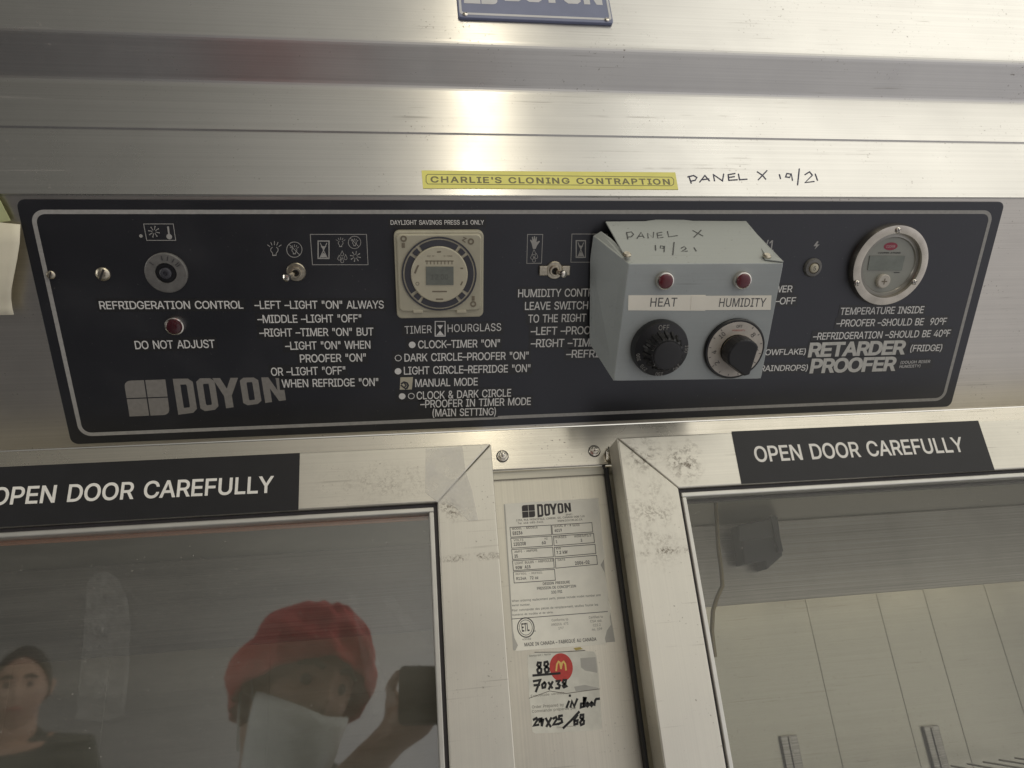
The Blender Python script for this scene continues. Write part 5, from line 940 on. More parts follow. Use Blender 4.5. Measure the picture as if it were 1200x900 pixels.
# ================================================================ HOOD LABELS
F0 = lambda px, py: FASCIA.uv(px, py)
q = [F0(*a) for a in ((495.7, 221.0), (794.7, 222.3), (791.2, 202.3), (494, 200))]
th = T('embossed_label', 'yellow embossed tape label on the steel hood above the black panel', 'label', FASCIA, q[0])
m = th.mb(); m.prism(q, .00005, .0004); m.build('tape', M_YELLOW, th.e)
m = th.mb(); zf = lambda a, b: F0(400 + a / 3, b / 3)
m.text("CHARLIE'S CLONING CONTRAPTION", zf(314, 642), zf(1156, 650), .0056, .00048, .022, 1.12); m.build('lettering', M_EMBOSS, th.e)
m = th.mb(); m.stroke([zf(*a) for a in ((304, 614), (1160, 624), (1168, 632), (1168, 648), (1160, 654), (304, 648), (298, 640), (298, 620))], .0006, .00046, True); m.build('outline', M_EMBOSS, th.e)
zh = lambda a, b: F0(800 + a / 3, b / 3)
th = T('handwriting', 'dark pen writing on the steel hood beside the yellow label', 'writing', FASCIA, zh(20, 640))
hw = [[(22, 620), (30, 644)], [(18, 622), (38, 617), (50, 624), (44, 634), (28, 637)], [(60, 640), (78, 617), (94, 636)], [(66, 632), (92, 629)], [(112, 636), (108, 614), (140, 636), (144, 612)],
      [(184, 610), (160, 614), (162, 634), (192, 632)], [(162, 624), (182, 621)], [(196, 612), (200, 632), (226, 630)], [(262, 604), (280, 616), (292, 630)], [(296, 600), (266, 632)],
      [(340, 614), (344, 628)], [(380, 612), (366, 610), (362, 622), (376, 624), (382, 612), (386, 634)], [(410, 594), (404, 650)], [(430, 614), (446, 604), (456, 616), (430, 642), (462, 638)], [(466, 612), (474, 634)]]
m = th.mb()
for s_ in hw: m.stroke([zh(*p) for p in s_], .0011, .00025)
m.build('ink', M_MARKER, th.e)
# maker's badge on the upper face
UP = lambda px, py: UPPER.uv(px, py)
b0, b1 = UP(537.2, 23.5), UP(718.2, 30.4)
bu0, bu1, bvb = b0[0], b1[0], (b0[1] + b1[1]) / 2; bvt = bvb + .066
th = T('maker_badge', 'black metal badge, reflecting blue, with a pale rim fixed to the top of the hood', 'badge', UPPER, ((bu0 + bu1) / 2, bvb))
m = th.mb(); m.prism(rrect(bu0, bu1, bvb, bvt, .003), 0, .0030); m.build('plate', M_BADGE, th.e, .0006)
m = th.mb(); o1 = rrect(bu0 + .0012, bu1 - .0012, bvb + .0032, bvt - .0012, .003); o2 = rrect(bu0 + .0032, bu1 - .0032, bvb + .0056, bvt - .0032, .0025)
ov = [m.V(u, v, .00312) for u, v in o1]; iv = [m.V(u, v, .00312) for u, v in o2]
for i in range(len(ov)): m.bm.faces.new((ov[i], ov[(i + 1) % len(ov)], iv[(i + 1) % len(ov)], iv[i]))
m.build('rim', M_BADGEW, th.e)
for px, py in ((545, 17), (711, 23.4)): u, v = UPPER.uv(px, py, .003); screw(th.e, th.mb, u, v, .0022, M_CHROME, .5, .003)
for u in (bu0 + .008, bu1 - .008): screw(th.e, th.mb, u, bvt - .007, .0022, M_CHROME, .5, .003)
e0, e1 = UP(543.7, 7.2), UP(583, 8.2); em = e1[0] - e0[0]
m = th.mb(); logo_squares(m, lambda a, b: (e0[0] + em * a, e0[1] + em * (1 - b)), .0031); m.build('emblem', M_BADGEW, th.e)
w0, w1 = UP(591.5, 8.2)[0], UP(709, 8)[0]; wv = UP(650, 7)[1]
def bw(x, y): 
    t = (x - 395) / 725; return (w0 + (w1 - w0) * t, wv + .001 * 0 + em * (1 - y) * 1.0)
m = th.mb(); maker_word(m, bw, .0031); m.build('maker_lettering', M_BADGEW, th.e)

# ================================================================ DOOR SIGNS
DU = lambda px, py: DOOR.uv(px, py)
def sign(q, A, B, cap, label, h=.0004):
    th = T('warning_sign', label, 'sign', DOOR, q[0])
    m = th.mb(); m.prism(q, .00005, h); m.build('plate', M_SIGN, th.e)
    m = th.mb(); cp2 = (Vector(DU(A[0], A[1] - cap)) - Vector(DU(*A))).length; m.text('OPEN DOOR CAREFULLY', DU(*A), DU(*B), cp2, h + .0001, .014, .99); m.build('lettering', M_SIGNTXT, th.e)
sign([DU(869, 567.3), DU(1165.4, 551), DU(1146, 493), DU(857, 505.7)], (885.5, 541.3), (1131, 529.2), 17.2, 'black sign reading OPEN DOOR CAREFULLY, shown whole, above the brighter glass')
ql = DU(349.8, 597.8); qt = DU(351, 531)
sign([(ql[0] - .300, ql[1]), ql, (ql[0], qt[1]), (ql[0] - .300, qt[1])], (-11, 592), (320.5, 577), 19.4, 'black sign reading OPEN DOOR CAREFULLY, its start cropped, above the dark reflecting glass')
# clear tape over the mitre of the darker door
zt_ = lambda a, b: DU(480 + a / 6.43, 500 + b / 6.43)
th = T('tape_piece', 'clear tape stuck over the mitred corner of the door frame', 'tape', DOOR, zt_(300, 400))
m = th.mb(); m.poly([zt_(*p) for p in ((118, 500), (120, 168), (398, 150), (418, 300), (440, 390), (470, 480), (517, 706), (446, 712), (330, 600), (215, 575))][::-1], .0005); m.build('film', M_TAPE, th.e)

# ================================================================ STICKERS ON THE POST
R0 = lambda px, py: POST.uv(px, py)
th = T('rating_plate', 'cream printed rating sticker with boxed data and a torn lower corner', 'sticker', POST, R0(655, 675))
qs = [R0(*a) for a in ((601.3, 762.2), (720.9, 752.0), (714.5, 714), (709.8, 680), (701.3, 583.6), (590.2, 591.1))]
m = th.mb(); m.prism(qs, .00003, .00016); m.build('backing', M_PLATESILVER, th.e)
zr = lambda a, b: R0(590 + a / 4.5, 570 + b / 4.5)
zr2 = lambda a, b: R0(590 + a / 8.571, 670 + b / 8.571)
zr1 = lambda a, b: R0(580 + a / 8, 580 + b / 8)
pap = [(8, 92), (500, 62), (508, 130), (524, 300), (536, 372), (512, 415), (532, 452), (548, 540), (552, 600), (566, 640), (560, 690), (566, 730), (545, 760), (535, 800), (540, 832), (62, 868), (76, 838), (58, 800), (50, 760)]
m = th.mb(); m.prism([zr(*p) for p in pap][::-1], .00017, .00028); m.build('paper', M_PLATE, th.e)
HR = .00033
m = th.mb()
q0, q1 = zr1(248, 216), zr1(372, 208)
sqf = lambda a, b: zr1(250 + 120 * a + (8 * b), 98 - 8 * a + 118 * b)
logo_squares(m, sqf, HR)
def pw(x, y): t = (x - 395) / 725; return zr1(392 + 326 * t + 8 * y, 88 - 14 * t + (124 - 44 * t) * y)
maker_word(m, pw, HR)
def cell(pts):
    m.stroke([zr1(*p) for p in pts], .00052, HR, True)
for i in range(4):
    y = 305 + i * 105 - (2 if i else 0); x = 140 + i * 8
    cell(((x, y), (x + 385, y - 22), (x + 391, y + 68), (x + 9, y + 92)))
    if i == 0: cell(((533, 283), (908, 260), (916, 348), (540, 372)))
    else: cell(((540 + i * 8, 282 + i * 105), (910 + i * 14, 260 + i * 102), (918 + i * 14, 345 + i * 102), (546 + i * 8, 372 + i * 105)))
cell(((172, 722), (558, 698), (566, 800), (180, 826)))
def tx(s, a, b, cap, fn=zr1, mm=None, bold=.0):
    A, B = fn(*a), fn(*b); u = (Vector(fn(a[0], a[1] - cap)) - Vector(A)).length; (mm or m).text(s, A, B, u, HR + .00001, bold)
for s_, a, b, c_ in (('E8236', (168, 376), (258, 368), 30), ('120/208', (176, 478), (290, 470), 30), ('60', (440, 464), (478, 460), 28), ('35', (184, 590), (216, 586), 28), ('90W  A15', (194, 698), (334, 686), 28),
                     ('4019', (560, 348), (628, 343), 26), ('1', (572, 452), (584, 451), 26), ('3', (804, 440), (818, 439), 26), ('7.2 kW', (578, 556), (682, 549), 28), ('2006-02', (752, 656), (888, 644), 30)):
    tx(s_, a, b, c_, bold=.02)
tx('R134A   72 oz', (130, 84), (350, 72), 28, zr2, bold=.015)
tx('DESIGN PRESSURE', (396, 134), (668, 116), 26, zr2, bold=.01); tx('PRESSION DE CONCEPTION', (338, 182), (728, 156), 26, zr2, bold=.01); tx('300 PSI', (480, 222), (590, 212), 28, zr2, bold=.01)
tx('When ordering replacement parts, please include model number and', (84, 306), (974, 244), 22, zr2); tx('serial number.', (86, 348), (270, 338), 20, zr2)
tx('Pour commander des pièces de remplacement, veuillez fournir les', (86, 400), (950, 340), 22, zr2); tx('numéros de modèle et de série.', (90, 444), (500, 416), 20, zr2)
m.stroke([zr2(84, 475), zr2(1044, 400)], .0005, HR)
tx('MADE IN CANADA – FABRIQUÉ AU CANADA', (212, 750), (934, 692), 34, zr2, bold=.012)
cr = zr2(224, 560); m.ring(*cr, .0066, .0074, HR - .0001, HR, seg=32, sq=1.1); m.ring(*cr, .0053, .0057, HR - .0001, HR, seg=32, sq=1.1)
tx('ETL', (186, 600), (262, 592), 78, zr2, bold=.02); tx('43038', (190, 690), (276, 682), 20, zr2); tx('US', (298, 604), (324, 602), 16, zr2)
m.build('lettering', M_PLATEINK, th.e)
m = th.mb()
for s_, a, b, c_ in (('MODEL - MODELE', (160, 328), (402, 312), 20), ('SERIAL # - # SERIE', (552, 304), (796, 290), 22), ('VOLTS', (176, 436), (266, 430), 20), ('HZ', (466, 420), (494, 418), 18), ('PHASES', (560, 410), (670, 402), 20), ('WIRES/FILS', (742, 400), (902, 388), 20),
                     ('AMPS - AMPERE', (182, 544), (398, 528), 20), ('KW', (574, 514), (620, 510), 20), ('LIGHT BULBS - AMPOULES', (188, 652), (548, 624), 22), ('DATE', (590, 620), (660, 614), 18), ('1255, RUE PRINCIPALE, LINIERE, QC, CANADA G0M 1J0', (198, 248), (840, 208), 17), ('Tel. 418-685-3431', (214, 276), (454, 260), 17), ('WWW.DOYON.QC.CA', (586, 254), (820, 238), 17), ('INC.', (664, 194), (734, 188), 14)):
    tx(s_, a, b, c_, mm=m, bold=.01)
tx('REFRIG. - REFRIG.', (124, 34), (394, 18), 20, zr2, m)
for s_, a, b in (('Conforms to', (484, 500), (650, 488)), ('ANSI/UL 471', (480, 544), (652, 530)), ('197', (552, 580), (604, 576)), ('Certified to', (858, 472), (998, 462)), ('CSA std.', (872, 510), (990, 502)), ('C22.2', (900, 550), (976, 544)), ('no. 109', (890, 592), (990, 584))): tx(s_, a, b, 24, zr2, m)
m.build('small_print', M_PLATEINK2, th.e)

zp = lambda a, b: R0(600 + a / 7.5, 750 + b / 7.5)
th = T('handwritten_note', 'worn paper note with black marker numbers beneath the rating sticker', 'note', POST, zp(450, 480))
pp = [(135, 135), (190, 120), (240, 100), (330, 108), (420, 100), (520, 92), (600, 80), (640, 96), (720, 100), (742, 140), (760, 300), (768, 440), (785, 640), (790, 780), (700, 795), (400, 812), (205, 822), (180, 806), (165, 640), (150, 480)]
m = th.mb(); m.prism([zp(*p) for p in pp][::-1], .00003, .00018); m.build('paper', M_PAPER2, th.e)
m = th.mb(); m.poly([zp(*p) for p in ((600, 160), (735, 150), (748, 288), (640, 268), (606, 240))][::-1], .00022); m.poly([zp(*p) for p in ((545, 410), (640, 395), (755, 420), (762, 434), (560, 450))][::-1], .00022); m.build('torn_layer', M_PLATESILVER, th.e)
m = th.mb(); m.disc(*zp(432, 240), .0098, .00024, 36, 1.12); dotm = m.build('red_sticker', M_REDDOT, th.e)
m = th.mb()
for pts in (((388, 268), (394, 215), (408, 190), (422, 200), (430, 250)), ((430, 250), (440, 200), (454, 190), (468, 212), (474, 262))): m.stroke([zp(*p) for p in pts], .0014, .00028)
m.build('arch_mark', M_GOLD, dotm)
m = th.mb(); W_ = .0018
for pts in (((240, 240), (222, 222), (228, 198), (252, 200), (250, 226), (222, 262), (230, 292), (256, 284), (258, 256), (240, 240)), ((304, 236), (284, 222), (286, 196), (310, 190), (318, 212), (286, 256), (296, 286), (322, 276), (322, 250), (304, 236)),
            ((186, 312), (300, 302), (420, 292)), ((190, 362), (248, 352), (210, 452)), ((196, 398), (240, 394)), ((286, 372), (264, 392), (268, 420), (290, 416), (296, 386), (286, 372)), ((322, 374), (352, 420)), ((356, 368), (324, 430)),
            ((388, 362), (418, 358), (402, 386), (420, 400), (412, 424), (386, 424)), ((462, 386), (446, 374), (452, 352), (474, 352), (470, 378), (446, 402), (456, 416), (478, 406), (462, 386)),
            ((500, 540), (480, 590)), ((508, 486), (508, 492)), ((514, 588), (526, 540), (546, 584), (572, 520)), ((632, 556), (606, 560), (604, 592), (630, 584), (640, 500), (636, 586)), ((664, 552), (648, 570), (662, 584), (678, 566), (664, 552)), ((700, 546), (684, 566), (698, 580), (712, 560), (700, 546)), ((724, 572), (730, 532), (740, 518), (766, 516)),
            ((190, 700), (214, 686), (224, 702), (192, 752), (232, 744)), ((262, 690), (240, 694), (242, 716), (264, 708), (266, 690), (262, 752)), ((298, 690), (338, 760)), ((344, 686), (304, 758)), ((362, 690), (386, 678), (394, 696), (362, 744), (400, 738)), ((440, 664), (414, 668), (412, 696), (434, 694), (440, 722), (408, 738)),
            ((452, 772), (520, 706), (588, 632)), ((574, 660), (546, 700), (548, 742), (574, 736), (576, 706), (550, 712)), ((616, 696), (600, 682), (604, 658), (626, 656), (626, 684), (598, 724), (606, 746), (630, 736), (632, 710), (616, 696))):
    m.stroke([zp(*p) for p in pts], W_, .00030)
m.build('handwriting', M_BLACKPEN, th.e)
m = th.mb(); HR = .00024
tx('Restaurant / Name', (152, 148), (340, 132), 16, zp, m); tx('Exactitude verifiée', (166, 502), (460, 474), 20, zp, m); tx('Order Prepared by', (176, 602), (456, 580), 26, zp, m); tx('Commande préparée par', (176, 640), (564, 606), 24, zp, m); tx('Time / Heure', (390, 776), (560, 760), 14, zp, m)
m.stroke([zp(150, 512), zp(330, 448), zp(480, 470), zp(600, 452), zp(770, 430)], .0005, .00026); m.stroke([zp(200, 108), zp(420, 106), zp(640, 92)], .0006, .00026)
m.build('form_print', M_PLATEINK2, th.e)
m = th.mb(); m.poly([zp(*p) for p in ((540, 70), (600, 62), (622, 80), (560, 92))], .00023); m.build('stain', plain('yellow_stain', (.50, .40, .12), .6), th.e)

# ================================================================ WHITE PAPER AT THE HOOD'S END
def paper():
    th = T('paper_scrap', 'curled white paper scrap stuck on the hood at the end of the black panel', 'paper', PANEL, P0(10, 320))
    m = th.mb(); rows = []
    L_ = [(-40, 252), (12, 258), (24, 262.5)]
    edge = [(24, 263), (23.2, 285), (20, 305), (16, 325), (13.4, 340), (13.2, 350), (14.5, 360), (16.5, 367)]
    n = len(edge)
    for i, (ex, ey) in enumerate(edge):
        row = []
        for j in range(9):
            t = j / 8; x = ex - t * (ex + 60); y = ey + (1.8 * (1 - t) if i == n - 1 else 0) + (4 * t if i == n - 1 else 0) - (8 * t if i == 0 else 0)
            lift = .004 + .006 * math.sin(i / (n - 1) * PI) * (1 - t) + (.004 if i == n - 1 else 0)
            row.append(m.V(*PANEL.uv(x, y, lift), lift))
        rows.append(row)
    for a, b in zip(rows, rows[1:]):
        for j in range(8): m.bm.faces.new((a[j], a[j + 1], b[j + 1], b[j]))
    o = m.build('sheet', M_WHITEPAPER, th.e, smooth=True); s_ = o.modifiers.new('thick', 'SOLIDIFY'); s_.thickness = .0004
    m = th.mb(); m.prism([PANEL.uv(*q, .003) for q in ((-50, 252), (-50, 222), (-6, 228), (0.5, 236), (12.2, 258.6), (-8, 262))], .0024, .003); m.build('green_slip', M_GREENPAPER, th.e)
paper()

# ================================================================ INSIDE THE CABINET
th = T('sensor_box', 'dark box on the inner shade panel seen through the brighter glass', 'sensor', SHADE_PANEL, SHADE_PANEL.uv(893, 640))
zi = lambda a, b, h=.03: SHADE_PANEL.uv(800 + a / 2.143, 480 + b / 2.143, h)
m = th.mb(); m.prism([zi(156, 388), zi(206, 380), zi(212, 402), zi(252, 366), zi(240, 268), zi(142, 288)][::-1], 0, .030); m.build('housing', M_GADGET, th.e, .002)
m = th.mb(); m.prism([zi(142, 330, .034), zi(236, 318, .034), zi(232, 272, .034), zi(142, 292, .034)], .031, .034); m.build('front_cover', plain('gadget_grey', (.05, .052, .055), .5), th.e, .001)
m = th.mb(); m.box(zi(222, 300)[0], zi(234, 300)[0], zi(222, 360)[1], zi(222, 260)[1], .031, .037); m.build('bracket', M_GADGET, th.e)
hp = [(838, 578), (838.5, 610), (840, 640), (845, 668), (848, 686), (842, 700), (836, 716), (833, 740), (836, 770)]
th0 = T('hanging_hose', 'thin tan tube hanging inside the cabinet behind the door glass', 'tube', Plane(.70, 0, PI / 2), (0, 0))
PL = th0.p; th0.o = Vector((*PL.uv(838, 578), 0)); th0.e.location = PL.pt(*th0.o)
m = th0.mb(); m.tube([(*PL.uv(*q), .004 * math.sin(i)) for i, q in enumerate(hp)], .0021, 10); m.build('tube', M_HOSE, th0.e, smooth=True)
# wire shelf, its rear edge just inside the frame
sh_p = WORLD
zs = -.135
th = T('wire_shelf', 'wire shelf inside the cabinet showing only its rear edge through the brighter glass', 'shelf', WORLD, (.45, .85, zs))
m = th.mb()
ya, yb = .66, 1.030
zsh = BACK.uv(1040, 906)[1]
th.e.location.z = zsh; th.o.z = zsh
m.tube([(.14, yb, zsh), (.86, yb, zsh)], .0026, 8); m.tube([(.14, yb, zsh - .014), (.86, yb, zsh - .014)], .0022, 8); m.tube([(.14, ya, zsh), (.86, ya, zsh)], .0026, 8)
m.build('frame_wire', M_WIRE, th.e, smooth=True)
m = th.mb()
for i in range(29): m.tube([(.15 + i * .025, ya, zsh + .003), (.15 + i * .025, yb, zsh + .003)], .0013, 6)
m.build('shelf_wires', M_WIRE, th.e, smooth=True)
for (x0, x1) in ((.30, .34),): pass
for (px0, px1, py0) in ((918, 938, 862), (1090, 1108, 850)):
    u0 = BACK.uv(px0, 890)[0]; u1 = BACK.uv(px1, 890)[0]; vv = BACK.uv(px0, py0)[1]
    m = MB(); m.box(u0, u1, -.30, vv, .0, .005); m.box((u0 + u1) / 2 - .002, (u0 + u1) / 2 + .002, -.30, vv - .002, .005, .007)
    cpart('shelf_standard', m, M_SHADE_DARK, rot=PI / 2, loc=(0, 1.05, 0), bevel=.001)

# plastic wrap clinging to the darker glass
GO = lambda px, py: GLASS.uv(px, py)
def wrap(label, pts, seed):
    random.seed(seed); th = T('plastic_wrap', label, 'plastic film', GLASS, GO(*pts[0]))
    P = [Vector(GO(*p)) for p in pts]; c = sum(P, Vector((0, 0))) / len(P); m = th.mb(); rings = []
    n = 9
    PP_ = []
    for a, b in zip(P, P[1:] + P[:1]): PP_ += [a.lerp(b, q / 3) for q in range(3)]
    P = PP_
    for k in range(n + 1):
        t = k / n; rings.append([(c.lerp(p, t), .0012 + (random.uniform(0, .0038) if 0 < k < n else .0006)) for p in P])
    vr = [[m.V(p.x, p.y, h) for p, h in rg] for rg in rings[1:]]; cv = m.V(c.x, c.y, .002); k = len(P)
    for i in range(k): m.bm.faces.new((cv, vr[0][i], vr[0][(i + 1) % k]))
    for a, b in zip(vr, vr[1:]):
        for i in range(k): m.bm.faces.new((a[i], b[i], b[(i + 1) % k], a[(i + 1) % k]))
    m.build('film', M_WRAP, th.e, smooth=True)
wrap('tall clear plastic film clinging to the darker door glass', [(100, 720), (103, 684), (112, 672), (126, 670), (140, 678), (150, 700), (154, 730), (152, 790), (147, 838), (120, 846), (90, 842), (95, 790), (99, 750)], 3)
wrap('crumpled clear plastic film hanging beside the phone reflection', [(408, 692), (418, 740), (428, 788), (434, 815), (436, 842), (450, 832), (466, 826), (462, 812), (448, 786), (430, 740), (414, 694)], 5)
wrap('narrow plastic film strip near the edge of the darker glass', [(448, 700), (456, 690), (470, 712), (496, 742), (508, 764), (500, 768), (478, 748)], 9)

# ================================================================ PEOPLE WHO STAND IN FRONT OF THE GLASS (seen in it)
YG = D + .012
def virt(px, py, yv):
    dv = r * ((px - 600) / FPX) + d * ((py - 450) / FPX) + f; p = dv * (yv / dv.y); return Vector((p.x, 2 * YG - yv, p.z))
def head_pts(m, c, R3, scale=1.06, seg=36, rows=26):
    """a head as one displaced surface; face looks along local -y"""
    def sm(a, b, x): t = max(0, min(1, (x - a) / (b - a))); return t * t * (3 - 2 * t)
    grid = []
    for i in range(rows + 1):
        ph = PI * i / rows; row = []
        for j in range(seg):
            th_ = 2 * PI * j / seg; x = math.sin(ph) * math.sin(th_); y = -math.sin(ph) * math.cos(th_); z = math.cos(ph)
            p = Vector((x * .075, y * .096, z * .118))
            if z < 0: p.x *= 1 - .30 * (-z) ** 1.3; p.y = p.y * (1 - .12 * (-z)) - .012 * (-z)
            ff = sm(.45, .95, -y)
            G = lambda gx, gz, sx, sz: math.exp(-((x - gx) / sx) ** 2 - ((z - gz) / sz) ** 2) * ff
            p.y -= .026 * G(0, -.20, .11, .15) + .012 * G(0, .02, .10, .22) + .008 * G(0, .22, .5, .10) + .010 * G(0, -.50, .28, .10) + .012 * G(0, -.80, .35, .16)
            p.y += .010 * G(-.38, .06, .18, .12) + .010 * G(.38, .06, .18, .12)
            p.y -= .006 * (G(-.5, -.18, .2, .18) + G(.5, -.18, .2, .18))
            row.append(m.bm.verts.new(c + R3 @ (p * scale)))
        grid.append(row)
    for i in range(rows):
        for j in range(seg):
            q = [grid[i][j], grid[i][(j + 1) % seg], grid[i + 1][(j + 1) % seg], grid[i + 1][j]]
            try: m.bm.faces.new(q)
            except Exception: pass
    return grid
def limb(m, pts, rad, seg=14): m.tube(pts, rad, seg)
def person(name_label, head_c, yaw, pitch, roll=0.0, floor=-1.55, cap=True, mask=True, hands=()):
    base = Vector((head_c.x, head_c.y, floor)); e = bpy.data.objects.new('person', None); C.objects.link(e); e.location = base; tag(e, name_label, 'person')
    R3 = Matrix.Rotation(roll, 3, 'Y') @ Matrix.Rotation(yaw, 3, 'Z') @ Matrix.Rotation(pitch, 3, 'X'); RB = Matrix.Rotation(yaw, 3, 'Z')
    def fin(m, nm, mat, vox=None, sub=True, smooth=True):
        for v in m.bm.verts: v.co -= base
        o = m.build(nm, mat, e, smooth=False)
        for p_ in o.data.polygons: p_.use_smooth = True
        if vox:
            rm = o.modifiers.new('skin', 'REMESH'); rm.mode = 'VOXEL'; rm.voxel_size = vox; rm.use_smooth_shade = True
            sm_ = o.modifiers.new('soft', 'SMOOTH'); sm_.factor = .5; sm_.iterations = 4
        return o
    hc = head_c; neck = hc + R3 @ Vector((0, .03, -.085)); chest = hc + RB @ Vector((0, .055, -.30)); hip = hc + RB @ Vector((0, .07, -.72))
    m = MB(); head_pts(m, hc, R3)
    for sx in (-1, 1): limb(m, [hc + R3 @ Vector((sx * .066, .012, .02)), hc + R3 @ Vector((sx * .082, .022, .012)), hc + R3 @ Vector((sx * .080, .016, -.03))], [.012, .020, .010], 10)
    limb(m, [neck + Vector((0, 0, .03)), neck - Vector((0, 0, .05)), chest + Vector((0, 0, .10))], [.058, .060, .085])
    limb(m, [chest + Vector((0, 0, .13)), chest + Vector((0, 0, .02)), chest.lerp(hip, .5), hip], [.11, .135, .125, .13], 18)
    sh = [chest + RB @ Vector((sx * .19, 0, .07)) for sx in (-1, 1)]
    arms = []
    for k, sx in enumerate((-1, 1)):
        if k < len(hands) and hands[k] is not None: hd, el = hands[k]
        else: el = sh[k] + RB @ Vector((sx * .07, .02, -.29)); hd = el + RB @ Vector((-sx * .02, -.06, -.25))
        arms.append((sh[k], el, hd)); limb(m, [chest + RB @ Vector((sx * .08, 0, .09)), sh[k], sh[k].lerp(el, .5), el, el.lerp(hd, .5), hd], [.07, .058, .048, .042, .036, .027])
        dr = (hd - el).normalized(); sd = dr.cross(Vector((0, 0, 1))).normalized(); upv = sd.cross(dr)
        palm = hd + dr * .05; limb(m, [hd, hd + dr * .03, palm, palm + dr * .03], [.026, .034, .038, .030], 12)
        for q, (off, ln_) in enumerate(((-.027, .066), (-.009, .078), (.009, .074), (.026, .058))):
            b0_ = palm + dr * .02 + upv * off; b1_ = b0_ + dr * ln_ * .5 + sd * .010 * sx; b2_ = b0_ + dr * ln_ * .8 + sd * .030 * sx
            limb(m, [b0_, b1_, b2_], [.0100, .0092, .0078], 8)
        b0_ = hd + dr * .03 + upv * .028; limb(m, [b0_, b0_ + upv * .028 + dr * .022, b0_ + upv * .034 + dr * .052], [.0125, .0110, .0088], 8)
    for sx in (-1, 1):
        h0 = hip + RB @ Vector((sx * .09, 0, -.02)); kn_ = h0 + Vector((0, 0, -.40)); an = kn_ + Vector((0, 0, -(kn_.z - floor - .09)))
        limb(m, [h0 + Vector((0, 0, .05)), h0, h0.lerp(kn_, .5), kn_, kn_.lerp(an, .4), an], [.10, .095, .08, .06, .058, .042])
        limb(m, [an, an + RB @ Vector((0, -.06, -.045)), an + RB @ Vector((0, -.17, -.055))], [.042, .040, .028])
    fin(m, 'body', M_SKIN, .006)
    m = MB()
    limb(m, [neck - Vector((0, 0, .055)), chest + Vector((0, 0, .12)), chest + Vector((0, 0, .02)), chest.lerp(hip, .5), hip - Vector((0, 0, .06))], [.078, .128, .152, .146, .152], 24)
    for (s0, el, hd) in arms: limb(m, [chest + Vector((0, 0, .08)), s0, s0.lerp(el, .5), el, el.lerp(hd, .55)], [.09, .074, .064, .056, .050], 16)
    fin(m, 'shirt', M_SHIRT, .009)
    m = MB()
    for sx in (-1, 1):
        h0 = hip + RB @ Vector((sx * .09, 0, -.02)); kn_ = h0 + Vector((0, 0, -.40)); an = Vector((kn_.x, kn_.y, floor + .09))
        limb(m, [h0 + Vector((0, 0, .06)), h0, h0.lerp(kn_, .5), kn_, an], [.115, .112, .098, .078, .066], 16)
    fin(m, 'trousers', M_TROUSERS, .010)
    for sx in (-1, 1):
        m = MB(); m.bm.verts.ensure_lookup_table(); bmesh.ops.create_uvsphere(m.bm, u_segments=14, v_segments=10, radius=.0105)
        cen = hc + R3 @ Vector((sx * .030, -.0835, .008))
        for v in m.bm.verts: v.co += cen
        fin(m, 'eye', M_EYE)
        m = MB(); limb(m, [hc + R3 @ Vector((sx * .014, -.102, .030)), hc + R3 @ Vector((sx * .032, -.099, .036)), hc + R3 @ Vector((sx * .052, -.084, .028))], [.004, .006, .003], 8); fin(m, 'eyebrow', M_HAIR)
    m = MB(); limb(m, [hc + R3 @ Vector((-.024, -.094, -.064)), hc + R3 @ Vector((0, -.103, -.063)), hc + R3 @ Vector((.024, -.094, -.064))], [.003, .006, .003], 8); fin(m, 'mouth', plain('lips', (.36, .13, .11), .5))
    # hair or cap: a shell over the skull
    def shell(nm, mat, zcut, grow, brim=False):
        m = MB(); rows = []
        for i in range(15):
            ph = (PI * .56) * i / 14; row = []
            for j in range(36):
                t = 2 * PI * j / 36; front = max(0, math.cos(t)); 
                ph2 = ph * (1 - zcut * front + .20 * max(0, -math.cos(t)))
                p = Vector((math.sin(ph2) * math.sin(t) * (.075 + grow), -math.sin(ph2) * math.cos(t) * (.096 + grow), math.cos(ph2) * (.118 + grow) + .002))
                row.append(m.bm.verts.new(hc + R3 @ p))
            rows.append(row)
        for a, b in zip(rows, rows[1:]):
            for j in range(36):
                try: m.bm.faces.new((a[j], a[(j + 1) % 36], b[(j + 1) % 36], b[j]))
                except Exception: pass
        o = fin(m, nm, mat); s_ = o.modifiers.new('thick', 'SOLIDIFY'); s_.thickness = .004
        return o
    if cap:                                            # crinkled cloth hair cover with a gathered edge
        m = MB(); rows = []; rnd = random.Random(4); ws = [(rnd.uniform(0, 6.28), rnd.randint(5, 17), rnd.uniform(3, 12), rnd.uniform(.0012, .0032)) for _ in range(7)]
        for i in range(25):
            ph = PI * .60 * i / 24; row = []
            for j in range(72):
                t = 2 * PI * j / 72; front = max(0, math.cos(t)); ph2 = ph * (1 - .33 * front + .14 * max(0, -math.cos(t)))
                puff = .020 * math.sin(min(1, i / 22) * PI * .5) * (1 if i < 22 else 1 - .35 * (i - 21) / 3) + sum(a * math.sin(k * t + z * ph + o_) for o_, k, z, a in ws) * min(1, i / 6)
                gr = .010 + puff
                p = Vector((math.sin(ph2) * math.sin(t) * (.078 + gr), -math.sin(ph2) * math.cos(t) * (.098 + gr), math.cos(ph2) * (.120 + gr * .8) + .002))
                row.append(m.bm.verts.new(hc + R3 @ (p * 1.06)))
            rows.append(row)
        for a, b in zip(rows, rows[1:]):
            for j in range(72):
                try: m.bm.faces.new((a[j], a[(j + 1) % 72], b[(j + 1) % 72], b[j]))
                except Exception: pass
        o = fin(m, 'hair_cover', M_CAP); s_ = o.modifiers.new('thick', 'SOLIDIFY'); s_.thickness = .003
    else: shell('hair', M_HAIR, .58, .012)
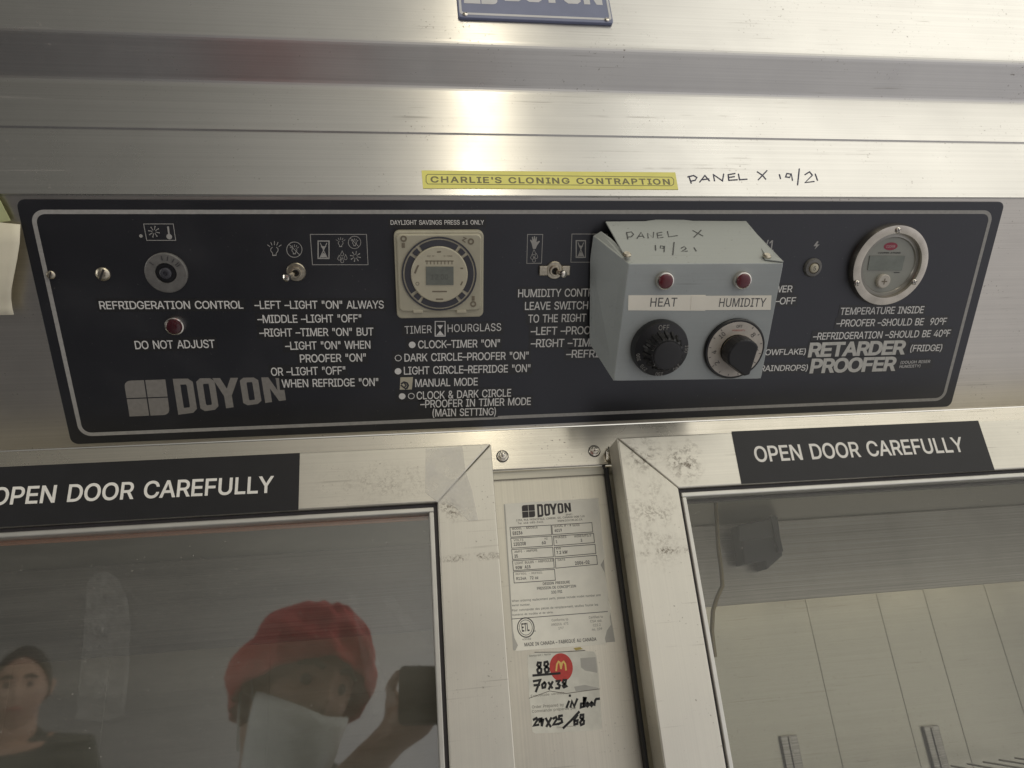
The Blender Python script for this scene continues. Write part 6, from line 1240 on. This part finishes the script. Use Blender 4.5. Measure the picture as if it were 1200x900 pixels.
    if mask:
        m = MB(); rows = []
        for i in range(9):
            row = []; v_ = i / 8
            for j in range(17):
                t = math.radians(-74 + 148 * j / 16); bulge = math.sin(v_ * PI) * .020 * math.cos(t)
                zz_ = -.034 - .118 * v_ + .012 * abs(math.sin(t)) * (1 - 2 * v_)
                nar = 1 - .40 * v_ ** 1.6
                pl = .0040 * math.sin(v_ * 6 * PI) + .0016 * math.sin(j * 2.1 + i * 1.3) if 0 < i < 8 else 0
                p = Vector((math.sin(t) * .079 * nar, -math.cos(t) * (.104 + bulge + pl + .012 * max(0, math.cos(t)) ** 3) + .0, zz_))
                row.append(m.bm.verts.new(hc + R3 @ (p * 1.08)))
            rows.append(row)
        for a, b in zip(rows, rows[1:]):
            for j in range(16): m.bm.faces.new((a[j], a[j + 1], b[j + 1], b[j]))
        o = fin(m, 'face_mask', M_MASK); s_ = o.modifiers.new('thick', 'SOLIDIFY'); s_.thickness = .002
        m = MB()
        for sx in (-1, 1):
            for (z0, z1) in ((-.045, .015), (-.110, -.030)): limb(m, [hc + R3 @ Vector((sx * .076, -.028, z0)), hc + R3 @ Vector((sx * .084, -.005, (z0 + z1) / 2)), hc + R3 @ Vector((sx * .088, .022, z1))], .0018, 6)
        fin(m, 'mask_strap', M_MASK)
    return e
# the one holding the phone, his face turned to its screen
hc1 = virt(352, 806, 1.33)
person('person in a red cap and white face mask holding up a phone before the glass', hc1, math.radians(180 - 30), math.radians(-8), math.radians(22), hands=((Vector((.135, -.055, -.075)), Vector((.21, -.33, -.30))), (Vector((-.050, -.045, -.100)), Vector((-.30, -.10, -.32)))))
hc2 = virt(24, 806, 2.75)
person('person with short dark hair reflected at the edge of the dark glass', hc2, math.radians(180 - 20), 0.0, cap=False, mask=False)
# phone: back towards the cabinet, camera hole at the lens
ph = bpy.data.objects.new('mobile_phone', None); C.objects.link(ph); tag(ph, 'dark mobile phone held up in front of the cabinet', 'phone')
mw = cam.matrix_world.copy(); ph.matrix_world = mw
def phm(): return MB()
m = phm(); m.prism(rrect(-.031, .128, -.080, .006, .009), .006, .0145); m.build('body', M_PHONE, ph, .0015)
m = phm(); m.ring(0, -.001, .0050, .0066, .0042, .0062, seg=32); m.disc(0, -.001, .0050, .0060, 32); m.build('lens_ring', M_LENS, ph)
m = phm(); m.prism(rrect(-.028, .125, -.077, .003, .006), .0146, .0150); m.build('screen', plain('phone_screen', (.02, .02, .022), .15), ph)

bpy.context.view_layer.update()
